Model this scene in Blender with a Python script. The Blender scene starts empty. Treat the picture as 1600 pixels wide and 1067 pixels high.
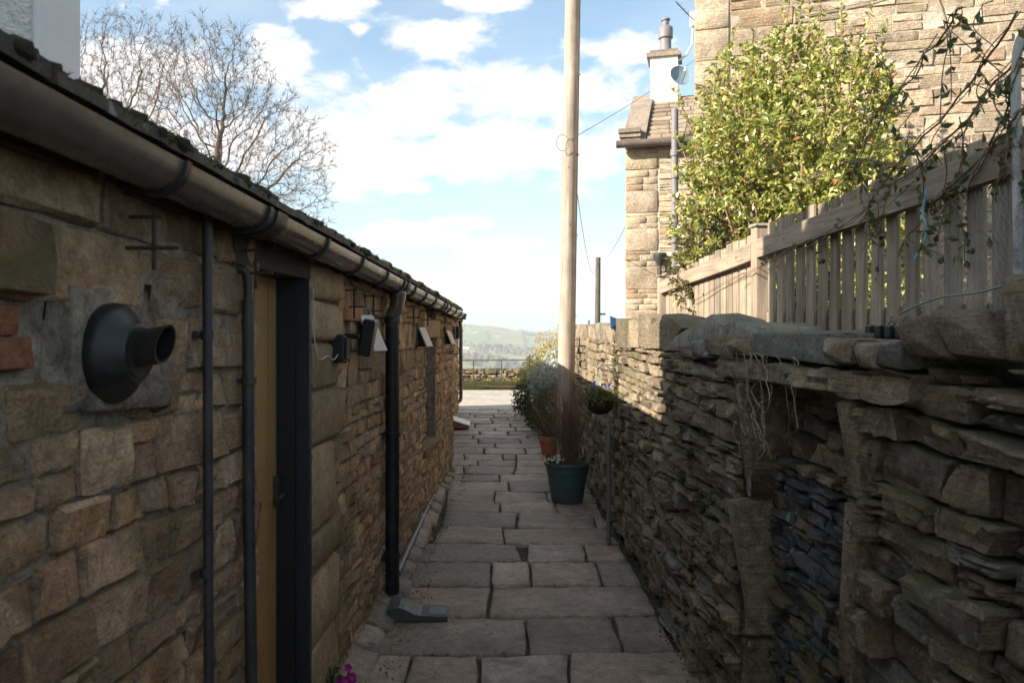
import bpy, math, random
import numpy as np
from mathutils import Vector, Matrix, noise as mnoise

S = bpy.context.scene
C = S.collection
R = math.radians

# ------------------------------------------------------------------ camera
cam_data = bpy.data.cameras.new('camera')
cam = bpy.data.objects.new('camera', cam_data)
C.objects.link(cam)
cam.location = (0, 0, 1.6)
cam.rotation_euler = (R(90), 0, 0)
cam_data.lens = 28
cam_data.sensor_width = 36
cam_data.shift_x = 50 / 1600
cam_data.shift_y = -25.5 / 1600
cam_data.clip_start = 0.02
cam_data.clip_end = 6000
cam_data.dof.use_dof = True
cam_data.dof.focus_distance = 6.5
cam_data.dof.aperture_fstop = 7
S.camera = cam

# ------------------------------------------------------------------ light
SUN_AZ = (-0.915, -0.403)          # horizontal direction towards the sun
SUN_EL = R(27.5)
sun_data = bpy.data.lights.new('sun', 'SUN')
sun_data.energy = 4.0
sun_data.angle = R(0.5)
sun_data.color = (1.0, 0.90, 0.76)
sun = bpy.data.objects.new('sun', sun_data)
C.objects.link(sun)
to_sun = Vector((SUN_AZ[0] * math.cos(SUN_EL), SUN_AZ[1] * math.cos(SUN_EL), math.sin(SUN_EL)))
sun.rotation_euler = to_sun.to_track_quat('Z', 'Y').to_euler()
sun.location = (-20, -9, 12)

S.view_settings.view_transform = 'Standard'
S.view_settings.look = 'None'
S.view_settings.gamma = 1
S.view_settings.use_curve_mapping = False
S.view_settings.exposure = 1.75


def build_world():
    w = bpy.data.worlds.new('World')
    S.world = w
    w.use_nodes = True
    nt = w.node_tree
    N, L = nt.nodes, nt.links
    N.clear()
    out = N.new('ShaderNodeOutputWorld')
    bg = N.new('ShaderNodeBackground')
    bg.inputs['Strength'].default_value = 0.1
    sky = N.new('ShaderNodeTexSky')
    sky.sky_type = 'NISHITA'
    sky.sun_disc = False
    sky.sun_elevation = SUN_EL
    sky.sun_rotation = math.atan2(SUN_AZ[0], SUN_AZ[1])
    sky.altitude = 200
    sky.air_density = 1.0
    sky.dust_density = 1.2
    sky.ozone_density = 1.0
    tc = N.new('ShaderNodeTexCoord')
    sep = N.new('ShaderNodeSeparateXYZ')
    L.new(tc.outputs['Generated'], sep.inputs[0])

    def m(op, a, b=None, c=None, clamp=False):
        n = N.new('ShaderNodeMath')
        n.operation = op
        n.use_clamp = clamp
        for i, v in enumerate((a, b, c)):
            if v is None:
                continue
            if isinstance(v, (int, float)):
                n.inputs[i].default_value = v
            else:
                L.new(v, n.inputs[i])
        return n.outputs[0]
    ay = m('MAXIMUM', m('ABSOLUTE', sep.outputs[1]), 0.15)
    az = m('DIVIDE', sep.outputs[0], ay)
    el = m('DIVIDE', sep.outputs[2], ay)
    # behind the camera the same clouds are displaced so the sky is not a mirror image
    back = m('LESS_THAN', sep.outputs[1], 0.0)
    az = m('ADD', az, m('MULTIPLY', back, 0.33))
    comb = N.new('ShaderNodeCombineXYZ')
    L.new(az, comb.inputs[0])
    L.new(el, comb.inputs[1])
    clouds = [(-0.26, .332, .040, .036), (-0.068, .364, .068, .024), (-0.15, .370, .014, .010),
              (.17, .345, .055, .024), (.035, .290, .115, .034), (.135, .300, .06, .030),
              (-.165, .235, .095, .062), (-.03, .285, .09, .036), (.05, .222, .160, .040),
              (-.10, .215, .10, .030), (-.20, .40, .05, .016), (-.01, .405, .05, .010),
              (-.09, .175, .036, .009), (-.02, .128, .034, .009), (.02, .100, .055, .013),
              (-.09, .112, .085, .014), (.08, .080, .10, .016), (-.31, .22, .09, .04),
              (.10, .202, .02, .006), (-.45, .30, .12, .06), (.55, .25, .2, .05), (.02, .045, .3, .016),
              (-.7, .5, .25, .1), (.45, .7, .3, .12), (-.2, .95, .3, .14), (-1.2, .6, .4, .15),
              (1.2, .5, .35, .12), (-.5, 1.4, .4, .2), (.3, 1.9, .5, .25), (-.1, .62, .16, .05), (0.0, 1.25, .9, .22), (.9, 1.0, .6, .2), (-.9, 1.05, .4, .2), (.2, 2.9, 1.4, .7), (-1.2, 2.4, .9, .5), (1.5, 2.0, .7, .4)]  # wide overhead clouds are out of view, added to lighten the shaded lane
    d = None
    for (cx, cy, rx, ry) in clouds:
        s = N.new('ShaderNodeVectorMath'); s.operation = 'SUBTRACT'
        L.new(comb.outputs[0], s.inputs[0]); s.inputs[1].default_value = (cx, cy, 0)
        q = N.new('ShaderNodeVectorMath'); q.operation = 'MULTIPLY'
        L.new(s.outputs[0], q.inputs[0]); q.inputs[1].default_value = (1 / rx / 1.15, 1 / ry / 1.12, 0)
        ln = N.new('ShaderNodeVectorMath'); ln.operation = 'LENGTH'
        L.new(q.outputs[0], ln.inputs[0])
        d = ln.outputs['Value'] if d is None else m('SMOOTH_MIN', d, ln.outputs['Value'], 0.35)
    sc = N.new('ShaderNodeVectorMath'); sc.operation = 'MULTIPLY'
    L.new(comb.outputs[0], sc.inputs[0]); sc.inputs[1].default_value = (1, 1.8, 1)
    n1 = N.new('ShaderNodeTexNoise')
    n1.inputs['Scale'].default_value = 11
    n1.inputs['Detail'].default_value = 9
    n1.inputs['Roughness'].default_value = 0.62
    n1.inputs['Distortion'].default_value = 0.25
    L.new(sc.outputs[0], n1.inputs['Vector'])
    n2 = N.new('ShaderNodeTexNoise')
    n2.inputs['Scale'].default_value = 5
    n2.inputs['Detail'].default_value = 6
    L.new(sc.outputs[0], n2.inputs['Vector'])
    f = m('ADD', m('SUBTRACT', 1.12, d), m('MULTIPLY', m('SUBTRACT', n1.outputs[0], 0.5), 3.4))
    mr = N.new('ShaderNodeMapRange'); mr.interpolation_type = 'SMOOTHSTEP'
    L.new(f, mr.inputs[0])
    mr.inputs[1].default_value = -0.15; mr.inputs[2].default_value = 0.65
    # a faint veil of thin cloud everywhere
    veil = N.new('ShaderNodeMapRange')
    L.new(n2.outputs[0], veil.inputs[0])
    veil.inputs[1].default_value = 0.42; veil.inputs[2].default_value = 0.8
    veil.inputs[3].default_value = 0.03; veil.inputs[4].default_value = 0.30
    cov = m('MAXIMUM', mr.outputs[0], veil.outputs[0])
    hz = N.new('ShaderNodeMapRange')           # clouds thin out below the horizon
    L.new(sep.outputs[2], hz.inputs[0])
    hz.inputs[1].default_value = -0.02; hz.inputs[2].default_value = 0.02
    cov = m('MULTIPLY', cov, hz.outputs[0], clamp=True)
    cov = m('MULTIPLY', cov, 0.93)
    shade = N.new('ShaderNodeMapRange')
    L.new(n1.outputs[0], shade.inputs[0])
    shade.inputs[1].default_value = 0.3; shade.inputs[2].default_value = 0.7
    shade.inputs[3].default_value = 0.86; shade.inputs[4].default_value = 1.04
    cc = N.new('ShaderNodeVectorMath'); cc.operation = 'SCALE'
    cc.inputs[0].default_value = (3.8, 3.72, 3.68)
    L.new(shade.outputs[0], cc.inputs['Scale'])
    # lower sky brightens towards white near the horizon (thin haze)
    hw = N.new('ShaderNodeMapRange'); hw.interpolation_type = 'SMOOTHSTEP'
    L.new(el, hw.inputs[0])
    hw.inputs[1].default_value = 0.0; hw.inputs[2].default_value = 0.30
    hw.inputs[3].default_value = 0.5; hw.inputs[4].default_value = 0.0
    skm = N.new('ShaderNodeMixRGB'); skm.blend_type = 'MULTIPLY'; skm.inputs[0].default_value = 1
    L.new(sky.outputs[0], skm.inputs[1]); skm.inputs[2].default_value = (0.70, 0.78, 0.74, 1)
    mixh = N.new('ShaderNodeMixRGB')
    L.new(hw.outputs[0], mixh.inputs[0]); L.new(skm.outputs[0], mixh.inputs[1])
    mixh.inputs[2].default_value = (2.0, 2.42, 2.68, 1)
    mix = N.new('ShaderNodeMixRGB')
    L.new(cov, mix.inputs[0]); L.new(mixh.outputs[0], mix.inputs[1]); L.new(cc.outputs[0], mix.inputs[2])
    L.new(mix.outputs[0], bg.inputs[0])
    L.new(bg.outputs[0], out.inputs[0])


build_world()

# ------------------------------------------------------------------ helpers
F = 1244.0


def at(px, py, y):
    """a point of the place, y metres down the lane, read off the photograph"""
    return Vector(((px - 750) / F * y, y, 1.6 + (508 - py) / F * y))


def gp(px, py, z=0.0):
    y = (1.6 - z) * F / (py - 508)
    return Vector(((px - 750) / F * y, y, z))


def proj(p):
    y = max(p[1], 0.05)
    return 750 + F * p[0] / y, 508 - F * (p[2] - 1.6) / y


class MB:
    def __init__(self):
        self.v = []
        self.f = []

    def add(self, verts, faces):
        o = len(self.v)
        self.v.extend([tuple(p) for p in verts])
        self.f.extend([tuple(i + o for i in q) for q in faces])

    def box(self, x0, x1, y0, y1, z0, z1, mat=None):
        v = [(x0, y0, z0), (x1, y0, z0), (x1, y1, z0), (x0, y1, z0), (x0, y0, z1), (x1, y0, z1), (x1, y1, z1), (x0, y1, z1)]
        if mat is not None:
            v = [tuple(mat @ Vector(p)) for p in v]
        self.add(v, [(0, 3, 2, 1), (4, 5, 6, 7), (0, 1, 5, 4), (1, 2, 6, 5), (2, 3, 7, 6), (3, 0, 4, 7)])

    def bbox(self, x0, x1, y0, y1, z0, z1, b=0.004, mat=None):
        """box with chamfered edges"""
        v, f = chamfer_box(x0, x1, y0, y1, z0, z1, b)
        if mat is not None:
            v = [tuple(mat @ Vector(p)) for p in v]
        self.add(v, f)

    def tube(self, pts, r, n=8, cap=True):
        v, f = tube_mesh(pts, r, n, cap)
        self.add(v, f)

    def lathe(self, prof, n=24, mat=None):
        """prof: list of (radius, z); revolved round z"""
        v = []
        f = []
        for (r, z) in prof:
            for k in range(n):
                a = 2 * math.pi * k / n
                v.append(Vector((r * math.cos(a), r * math.sin(a), z)))
        for i in range(len(prof) - 1):
            for k in range(n):
                k2 = (k + 1) % n
                f.append((i * n + k, i * n + k2, (i + 1) * n + k2, (i + 1) * n + k))
        if mat is not None:
            v = [mat @ p for p in v]
        self.add(v, f)

    def poly_prism(self, pts, d):
        """pts: planar loop of 3-D points, d: offset vector"""
        n = len(pts)
        d = Vector(d)
        v = [Vector(p) for p in pts] + [Vector(p) + d for p in pts]
        f = [tuple(range(n))[::-1], tuple(range(n, 2 * n))]
        for i in range(n):
            j = (i + 1) % n
            f.append((i, j, n + j, n + i))
        self.add(v, f)


def chamfer_box(x0, x1, y0, y1, z0, z1, b):
    c = ((x0 + x1) / 2, (y0 + y1) / 2, (z0 + z1) / 2)
    h = ((x1 - x0) / 2, (y1 - y0) / 2, (z1 - z0) / 2)
    b = min(b, *(q * 0.9 for q in h))
    V = []
    idx = {}
    for sx in (-1, 1):
        for sy in (-1, 1):
            for sz in (-1, 1):
                s = (sx, sy, sz)
                for a in range(3):
                    p = [c[i] + s[i] * (h[i] - (0 if i == a else b)) for i in range(3)]
                    idx[(s, a)] = len(V)
                    V.append(tuple(p))
    Fc = []
    for a in range(3):
        o = [i for i in range(3) if i != a]
        for sg in (-1, 1):
            loop = []
            for (p, q) in ((-1, -1), (1, -1), (1, 1), (-1, 1)):
                s = [0, 0, 0]
                s[a] = sg; s[o[0]] = p; s[o[1]] = q
                loop.append(idx[(tuple(s), a)])
            Fc.append(tuple(loop))
    for a in range(3):            # edges parallel to axis a
        o = [i for i in range(3) if i != a]
        for p in (-1, 1):
            for q in (-1, 1):
                s0 = [0, 0, 0]; s1 = [0, 0, 0]
                s0[a] = -1; s1[a] = 1
                for s in (s0, s1):
                    s[o[0]] = p; s[o[1]] = q
                Fc.append((idx[(tuple(s0), o[0])], idx[(tuple(s1), o[0])], idx[(tuple(s1), o[1])], idx[(tuple(s0), o[1])]))
    for sx in (-1, 1):
        for sy in (-1, 1):
            for sz in (-1, 1):
                s = (sx, sy, sz)
                Fc.append((idx[(s, 0)], idx[(s, 1)], idx[(s, 2)]))
    return V, Fc


def tube_mesh(pts, r, n=8, cap=True):
    pts = [Vector(p) for p in pts]
    if not isinstance(r, (list, tuple)):
        r = [r] * len(pts)
    v = []
    f = []
    ref = None
    for i, p in enumerate(pts):
        if i == 0:
            t = pts[1] - pts[0]
        elif i == len(pts) - 1:
            t = pts[-1] - pts[-2]
        else:
            t = (pts[i + 1] - pts[i]).normalized() + (pts[i] - pts[i - 1]).normalized()
        if t.length < 1e-9:
            t = Vector((0, 0, 1))
        t.normalize()
        if ref is None:
            ref = Vector((1, 0, 0)) if abs(t.x) < 0.9 else Vector((0, 1, 0))
        a = (ref - t * ref.dot(t))
        if a.length < 1e-5:
            a = t.orthogonal()
        a.normalize()
        b = t.cross(a)
        ref = a
        for k in range(n):
            w = 2 * math.pi * k / n
            v.append(p + (a * math.cos(w) + b * math.sin(w)) * r[i])
    for i in range(len(pts) - 1):
        for k in range(n):
            k2 = (k + 1) % n
            f.append((i * n + k, i * n + k2, (i + 1) * n + k2, (i + 1) * n + k))
    if cap:
        f.append(tuple(range(n))[::-1])
        f.append(tuple(range((len(pts) - 1) * n, len(pts) * n)))
    return v, f


def catmull(pts, k=6):
    pts = [Vector(p) for p in pts]
    out = []
    P = [pts[0] * 2 - pts[1]] + pts + [pts[-1] * 2 - pts[-2]]
    for i in range(1, len(P) - 2):
        for j in range(k):
            t = j / k
            a, b, c, d = P[i - 1], P[i], P[i + 1], P[i + 2]
            out.append(0.5 * ((2 * b) + (c - a) * t + (2 * a - 5 * b + 4 * c - d) * t * t + (3 * b - a - 3 * c + d) * t ** 3))
    out.append(pts[-1])
    return out


def obj(name, mb, mat, parent=None, smooth=False, kind=None, origin=None, label=None):
    """link the collected geometry as one mesh object, its origin at its own centre (or parent's base)"""
    me = bpy.data.meshes.new(name)
    v = mb.v if isinstance(mb, MB) else mb[0]
    f = mb.f if isinstance(mb, MB) else mb[1]
    v = np.array([tuple(p) for p in v], dtype=float)
    if origin is None:
        origin = Vector(((v[:, 0].min() + v[:, 0].max()) / 2, (v[:, 1].min() + v[:, 1].max()) / 2, v[:, 2].min()))
    else:
        origin = Vector(origin)
    v = v - np.array(origin)
    me.from_pydata(v.tolist(), [], f)
    if mat is not None:
        me.materials.append(mat)
    if smooth:
        me.polygons.foreach_set('use_smooth', [True] * len(me.polygons))
        if smooth != 'all':
            try:
                me.set_sharp_from_angle(angle=R(smooth if smooth is not True else 42))
            except Exception:
                pass
    me.update()
    o = bpy.data.objects.new(name, me)
    C.objects.link(o)
    if parent is not None:
        o.parent = parent
        pl = parent_world(parent)
        o.location = origin - pl
    else:
        o.location = origin
    if kind:
        o['kind'] = kind
    if label:
        o['label'] = label
    return o


def parent_world(p):
    w = Vector(p.location)
    while p.parent is not None:
        p = p.parent
        w += Vector(p.location)
    return w


def thing(name, loc, label, cat, group=None):
    o = bpy.data.objects.new(name, None)
    o.empty_display_size = 0.1
    o.location = loc
    C.objects.link(o)
    o['label'] = label
    o['category'] = cat
    if group:
        o['group'] = group
    return o


def tag(o, label, cat, group=None):
    o['label'] = label
    o['category'] = cat
    if group:
        o['group'] = group
    return o


def copy_tree(o, parent=None):
    c = o.copy()
    C.objects.link(c)
    c.parent = parent
    for ch in o.children:
        copy_tree(ch, c)
    return c


# ------------------------------------------------------------------ materials
def new_mat(name):
    m = bpy.data.materials.new(name)
    m.use_nodes = True
    nt = m.node_tree
    b = nt.nodes['Principled BSDF']
    return m, nt, b


class NB:
    def __init__(self, nt):
        self.nt = nt

    def n(self, t, **kw):
        n = self.nt.nodes.new(t)
        for k, v in kw.items():
            setattr(n, k, v)
        return n

    def l(self, a, b):
        self.nt.links.new(a, b)

    def math(self, op, a, b=None, clamp=False):
        n = self.n('ShaderNodeMath', operation=op, use_clamp=clamp)
        for i, v in enumerate((a, b)):
            if v is None:
                continue
            if isinstance(v, (int, float)):
                n.inputs[i].default_value = v
            else:
                self.l(v, n.inputs[i])
        return n.outputs[0]

    def noise(self, vec, scale, detail=5, rough=0.6, dist=0.0):
        n = self.n('ShaderNodeTexNoise')
        n.inputs['Scale'].default_value = scale
        n.inputs['Detail'].default_value = detail
        n.inputs['Roughness'].default_value = rough
        n.inputs['Distortion'].default_value = dist
        if vec is not None:
            self.l(vec, n.inputs['Vector'])
        return n.outputs[0]

    def rng(self, v, a, b, c=0.0, d=1.0, smooth=False):
        n = self.n('ShaderNodeMapRange')
        if smooth:
            n.interpolation_type = 'SMOOTHSTEP'
        self.l(v, n.inputs[0])
        for i, q in enumerate((a, b, c, d)):
            n.inputs[i + 1].default_value = q
        return n.outputs[0]

    def ramp(self, v, cols):
        n = self.n('ShaderNodeValToRGB')
        e = n.color_ramp.elements
        while len(e) < len(cols):
            e.new(0.5)
        for k, (p, c) in enumerate(cols):
            e[k].position = p
            e[k].color = (*c, 1)
        self.l(v, n.inputs[0])
        return n.outputs[0]

    def mix(self, fac, a, b, mode='MIX'):
        n = self.n('ShaderNodeMixRGB', blend_type=mode)
        for i, v in enumerate((fac, a, b)):
            if isinstance(v, (int, float)):
                n.inputs[i].default_value = v
            elif isinstance(v, tuple):
                n.inputs[i].default_value = (*v, 1)
            else:
                self.l(v, n.inputs[i])
        return n.outputs[0]

    def gray(self, v):
        n = self.n('ShaderNodeCombineXYZ')
        for i in range(3):
            self.l(v, n.inputs[i])
        return n.outputs[0]


def piece_random(g):
    oi = g.n('ShaderNodeObjectInfo')
    ge = g.n('ShaderNodeNewGeometry')
    r = g.math('FRACT', g.math('ADD', g.math('MULTIPLY', oi.outputs['Random'], 7.31), ge.outputs['Random Per Island']))
    return r, ge


def stone_mat(name, cols, moss=0.0, moss_col=(0.075, 0.085, 0.025), lichen=0.0, stain=(0.30, 0.15, 0.05), stain_amt=0.3,
              dark=0.45, bump=0.6, rough=0.92, scale=1.0, bscale=1.0, damp=0.0, layers=0.0, bdist=0.02):
    m, nt, b = new_mat(name)
    g = NB(nt)
    r, ge = piece_random(g)
    pos = ge.outputs['Position']
    off = g.n('ShaderNodeVectorMath', operation='ADD')
    cx = g.n('ShaderNodeCombineXYZ')
    g.l(g.math('MULTIPLY', r, 31.0), cx.inputs[0]); g.l(g.math('MULTIPLY', r, 17.0), cx.inputs[1]); g.l(g.math('MULTIPLY', r, 43.0), cx.inputs[2])
    g.l(pos, off.inputs[0]); g.l(cx.outputs[0], off.inputs[1])
    p = off.outputs[0]
    nbig = g.noise(p, 4.5 * scale, 4, 0.55)
    nmid = g.noise(p, 19 * scale, 7, 0.68, 0.3)
    nfin = g.noise(p, 95 * scale, 5, 0.7)
    base = g.ramp(r, cols)
    r2 = g.math('FRACT', g.math('MULTIPLY', r, 13.7))
    base = g.mix(1.0, base, g.gray(g.rng(r2, 0, 1, 0.72, 1.22)), 'MULTIPLY')
    base = g.mix(1.0, base, g.gray(g.rng(nbig, 0.3, 0.7, 0.78, 1.22)), 'MULTIPLY')
    base = g.mix(1.0, base, g.gray(g.rng(nmid, 0.3, 0.72, 1 - dark, 1.28)), 'MULTIPLY')
    base = g.mix(1.0, base, g.gray(g.rng(nfin, 0.3, 0.7, 0.70, 1.28)), 'MULTIPLY')
    npit = g.noise(p, 42 * scale, 6, 0.75, 0.8)
    base = g.mix(1.0, base, g.gray(g.rng(npit, 0.55, 0.68, 1.0, 0.50, True)), 'MULTIPLY')
    st = g.noise(p, 7 * scale, 4, 0.6, 0.6)
    base = g.mix(g.math('MULTIPLY', g.rng(st, 0.54, 0.68, 0, 1, True), stain_amt), base, stain)
    if lichen > 0:
        ln = g.noise(pos, 26, 3, 0.5, 0.2)
        lm = g.noise(pos, 3.1, 2, 0.5)
        f = g.math('MULTIPLY', g.rng(ln, 0.60, 0.66, 0, 1, True), g.rng(lm, 0.45, 0.6, 0, 1, True))
        base = g.mix(g.math('MULTIPLY', f, lichen), base, (0.42, 0.42, 0.38))
    if moss > 0:
        mn = g.noise(pos, 2.3, 6, 0.62, 0.4)
        sx = g.n('ShaderNodeSeparateXYZ'); g.l(ge.outputs['Normal'], sx.inputs[0])
        f = g.math('ADD', mn, g.math('MULTIPLY', sx.outputs[2], 0.16))
        f = g.math('ADD', f, g.math('MULTIPLY', g.math('SUBTRACT', nmid, 0.5), 0.35))
        base = g.mix(g.math('MULTIPLY', g.rng(f, 0.52, 0.72, 0, 1, True), moss), base, moss_col)
    g.l(base, b.inputs['Base Color'])
    rr = g.rng(nmid, 0.3, 0.7, rough - 0.14 - damp, min(rough + 0.05, 1.0))
    g.l(rr, b.inputs['Roughness'])
    b.inputs['Specular IOR Level'].default_value = 0.3
    h = g.math('ADD', g.math('MULTIPLY', nmid, 1.0), g.math('MULTIPLY', nfin, 0.55))
    h = g.math('ADD', h, g.math('MULTIPLY', nbig, 1.2))
    h = g.math('SUBTRACT', h, g.math('MULTIPLY', npit, 0.6))
    if layers > 0:
        w = g.n('ShaderNodeMapping')
        w.inputs['Scale'].default_value = (2.0, 2.0, 26.0)
        g.l(p, w.inputs['Vector'])
        ly = g.noise(w.outputs[0], 2.2, 4, 0.6, 0.5)
        h = g.math('ADD', h, g.math('MULTIPLY', ly, layers))
    bp = g.n('ShaderNodeBump')
    bp.inputs['Strength'].default_value = bump
    bp.inputs['Distance'].default_value = bdist * bscale
    g.l(h, bp.inputs['Height'])
    g.l(bp.outputs[0], b.inputs['Normal'])
    return m


def plain_mat(name, col, rough=0.6, metal=0.0, var=0.15, scale=12, bump=0.15, bdist=0.004, spec=0.5, dirt=None, dirt_amt=0.0):
    m, nt, b = new_mat(name)
    g = NB(nt)
    ge = g.n('ShaderNodeNewGeometry')
    pos = ge.outputs['Position']
    n1 = g.noise(pos, scale, 6, 0.65)
    n2 = g.noise(pos, scale * 7, 4, 0.6)
    base = g.mix(1.0, col, g.gray(g.rng(n1, 0.3, 0.7, 1 - var, 1 + var)), 'MULTIPLY')
    base = g.mix(1.0, base, g.gray(g.rng(n2, 0.3, 0.7, 1 - var * .6, 1 + var * .6)), 'MULTIPLY')
    if dirt is not None:
        nd = g.noise(pos, scale * .45, 6, 0.7, 0.5)
        base = g.mix(g.math('MULTIPLY', g.rng(nd, 0.48, 0.66, 0, 1, True), dirt_amt), base, dirt)
    g.l(base, b.inputs['Base Color'])
    g.l(g.rng(n1, 0.3, 0.7, max(rough - 0.1, 0.02), min(rough + 0.12, 1)), b.inputs['Roughness'])
    b.inputs['Metallic'].default_value = metal
    b.inputs['Specular IOR Level'].default_value = spec
    if bump:
        bp = g.n('ShaderNodeBump')
        bp.inputs['Strength'].default_value = bump
        bp.inputs['Distance'].default_value = bdist
        g.l(n2, bp.inputs['Height'])
        g.l(bp.outputs[0], b.inputs['Normal'])
    return m


def wood_mat(name, cols, rough=0.85, bump=0.5, knots=True, axis='z', warm=None, k=1.0):
    m, nt, b = new_mat(name)
    g = NB(nt)
    r, ge = piece_random(g)
    mp = g.n('ShaderNodeMapping')
    sc = {'z': (38, 38, 1.6), 'y': (38, 1.6, 38), 'x': (1.6, 38, 38)}[axis]
    mp.inputs['Scale'].default_value = tuple(q * k for q in sc)
    ad = g.n('ShaderNodeVectorMath', operation='ADD')
    cx = g.n('ShaderNodeCombineXYZ')
    for i in range(3):
        g.l(g.math('MULTIPLY', r, 11.0 + 7 * i), cx.inputs[i])
    g.l(ge.outputs['Position'], ad.inputs[0]); g.l(cx.outputs[0], ad.inputs[1])
    g.l(ad.outputs[0], mp.inputs['Vector'])
    grain = g.noise(mp.outputs[0], 1.0, 6, 0.6, 0.9)
    fine = g.noise(mp.outputs[0], 4.0, 5, 0.7, 0.4)
    big = g.noise(ad.outputs[0], 3.0, 4, 0.6)
    base = g.ramp(r, cols)
    base = g.mix(1.0, base, g.gray(g.rng(grain, 0.3, 0.7, 0.62, 1.28)), 'MULTIPLY')
    base = g.mix(1.0, base, g.gray(g.rng(fine, 0.3, 0.7, 0.85, 1.12)), 'MULTIPLY')
    base = g.mix(1.0, base, g.gray(g.rng(big, 0.3, 0.7, 0.75, 1.15)), 'MULTIPLY')
    if warm:
        base = g.mix(g.rng(big, 0.5, 0.68, 0, 0.6, True), base, warm)
    if knots:
        vo = g.n('ShaderNodeTexVoronoi'); vo.inputs['Scale'].default_value = 5.0
        g.l(ad.outputs[0], vo.inputs['Vector'])
        base = g.mix(g.rng(vo.outputs['Distance'], 0.05, 0.09, 0.7, 0.0, True), base, (0.05, 0.035, 0.025))
    g.l(base, b.inputs['Base Color'])
    b.inputs['Roughness'].default_value = rough
    b.inputs['Specular IOR Level'].default_value = 0.25
    bp = g.n('ShaderNodeBump')
    bp.inputs['Strength'].default_value = bump
    bp.inputs['Distance'].default_value = 0.004
    g.l(g.math('ADD', grain, g.math('MULTIPLY', fine, 0.5)), bp.inputs['Height'])
    g.l(bp.outputs[0], b.inputs['Normal'])
    return m


def leaf_mat(name, cols, trans=0.35, rough=0.45, spec=0.4):
    m, nt, b = new_mat(name)
    g = NB(nt)
    r, ge = piece_random(g)
    base = g.ramp(r, cols)
    n = g.noise(ge.outputs['Position'], 60, 3, 0.6)
    base = g.mix(1.0, base, g.gray(g.rng(n, 0.3, 0.7, 0.75, 1.25)), 'MULTIPLY')
    g.l(base, b.inputs['Base Color'])
    b.inputs['Roughness'].default_value = rough
    b.inputs['Specular IOR Level'].default_value = spec
    tr = g.n('ShaderNodeBsdfTranslucent')
    g.l(base, tr.inputs[0])
    mx = g.n('ShaderNodeMixShader')
    mx.inputs[0].default_value = trans
    g.l(b.outputs[0], mx.inputs[1]); g.l(tr.outputs[0], mx.inputs[2])
    g.l(mx.outputs[0], nt.nodes['Material Output'].inputs['Surface'])
    return m


M = {}
M['tan_stone'] = stone_mat('tan_sandstone', [(0.0, (0.362, 0.229, 0.129)), (0.2, (0.573, 0.377, 0.216)), (0.45, (0.477, 0.322, 0.197)), (0.62, (0.630, 0.432, 0.268)),
                                             (0.8, (0.401, 0.285, 0.189)), (0.92, (0.573, 0.303, 0.135)), (1.0, (0.497, 0.367, 0.251))], moss=0.6, lichen=0.3, stain_amt=0.5, dark=0.5, bump=1.0, layers=0.5)
M['quoin_stone'] = stone_mat('dressed_quoin', [(0.0, (0.275, 0.193, 0.108)), (0.5, (0.323, 0.231, 0.129)), (1.0, (0.388, 0.277, 0.157))], moss=0.35, stain_amt=0.2, dark=0.35, bump=0.5)
M['mortar'] = stone_mat('lime_mortar', [(0.0, (0.409, 0.329, 0.246)), (1.0, (0.360, 0.288, 0.219))], moss=0.4, stain_amt=0.4, dark=0.6, bump=1.0, stain=(0.07, 0.05, 0.035))
M['dark_joint'] = stone_mat('dark_earth_joint', [(0.0, (0.03, 0.026, 0.02)), (1.0, (0.045, 0.037, 0.028))], moss=0.3, dark=0.4, bump=0.8)
M['wall_stone'] = stone_mat('weathered_gritstone', [(0.0, (0.209, 0.159, 0.104)), (0.2, (0.308, 0.235, 0.151)), (0.4, (0.228, 0.188, 0.135)), (0.6, (0.358, 0.273, 0.168)),
                                                    (0.8, (0.257, 0.216, 0.159)), (1.0, (0.327, 0.235, 0.137))], moss=0.6, lichen=0.65, stain_amt=0.25, dark=0.62, bump=1.0, layers=1.0)
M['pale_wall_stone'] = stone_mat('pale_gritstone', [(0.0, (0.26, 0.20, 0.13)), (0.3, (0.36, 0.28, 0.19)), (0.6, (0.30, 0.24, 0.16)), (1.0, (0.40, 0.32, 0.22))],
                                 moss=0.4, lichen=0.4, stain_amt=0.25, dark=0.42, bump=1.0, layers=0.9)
M['blue_stone'] = stone_mat('blue_grey_shale', [(0.0, (0.085, 0.088, 0.095)), (0.3, (0.14, 0.145, 0.155)), (0.55, (0.11, 0.10, 0.095)), (0.8, (0.17, 0.175, 0.185)), (1.0, (0.15, 0.13, 0.11))],
                            moss=0.2, lichen=0.8, stain_amt=0.2, dark=0.55, bump=1.0, layers=0.8)
M['coping'] = stone_mat('coping_gritstone', [(0.0, (0.226, 0.217, 0.195)), (0.5, (0.312, 0.287, 0.235)), (1.0, (0.261, 0.234, 0.186))], moss=0.45, lichen=0.75, stain_amt=0.15, dark=0.45, bump=1.0)
M['flag'] = stone_mat('worn_flagstone', [(0.0, (0.330, 0.254, 0.196)), (0.25, (0.405, 0.316, 0.246)), (0.5, (0.351, 0.295, 0.246)), (0.75, (0.437, 0.335, 0.255)), (1.0, (0.320, 0.274, 0.235))],
                      moss=0.10, lichen=0.35, stain_amt=0.5, stain=(0.12, 0.10, 0.08), dark=0.5, bump=0.8, rough=0.68, damp=0.16, scale=0.8)
M['soil'] = stone_mat('dark_soil', [(0.0, (0.035, 0.03, 0.022)), (1.0, (0.05, 0.04, 0.03))], moss=0.35, dark=0.5, bump=0.9)
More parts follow.
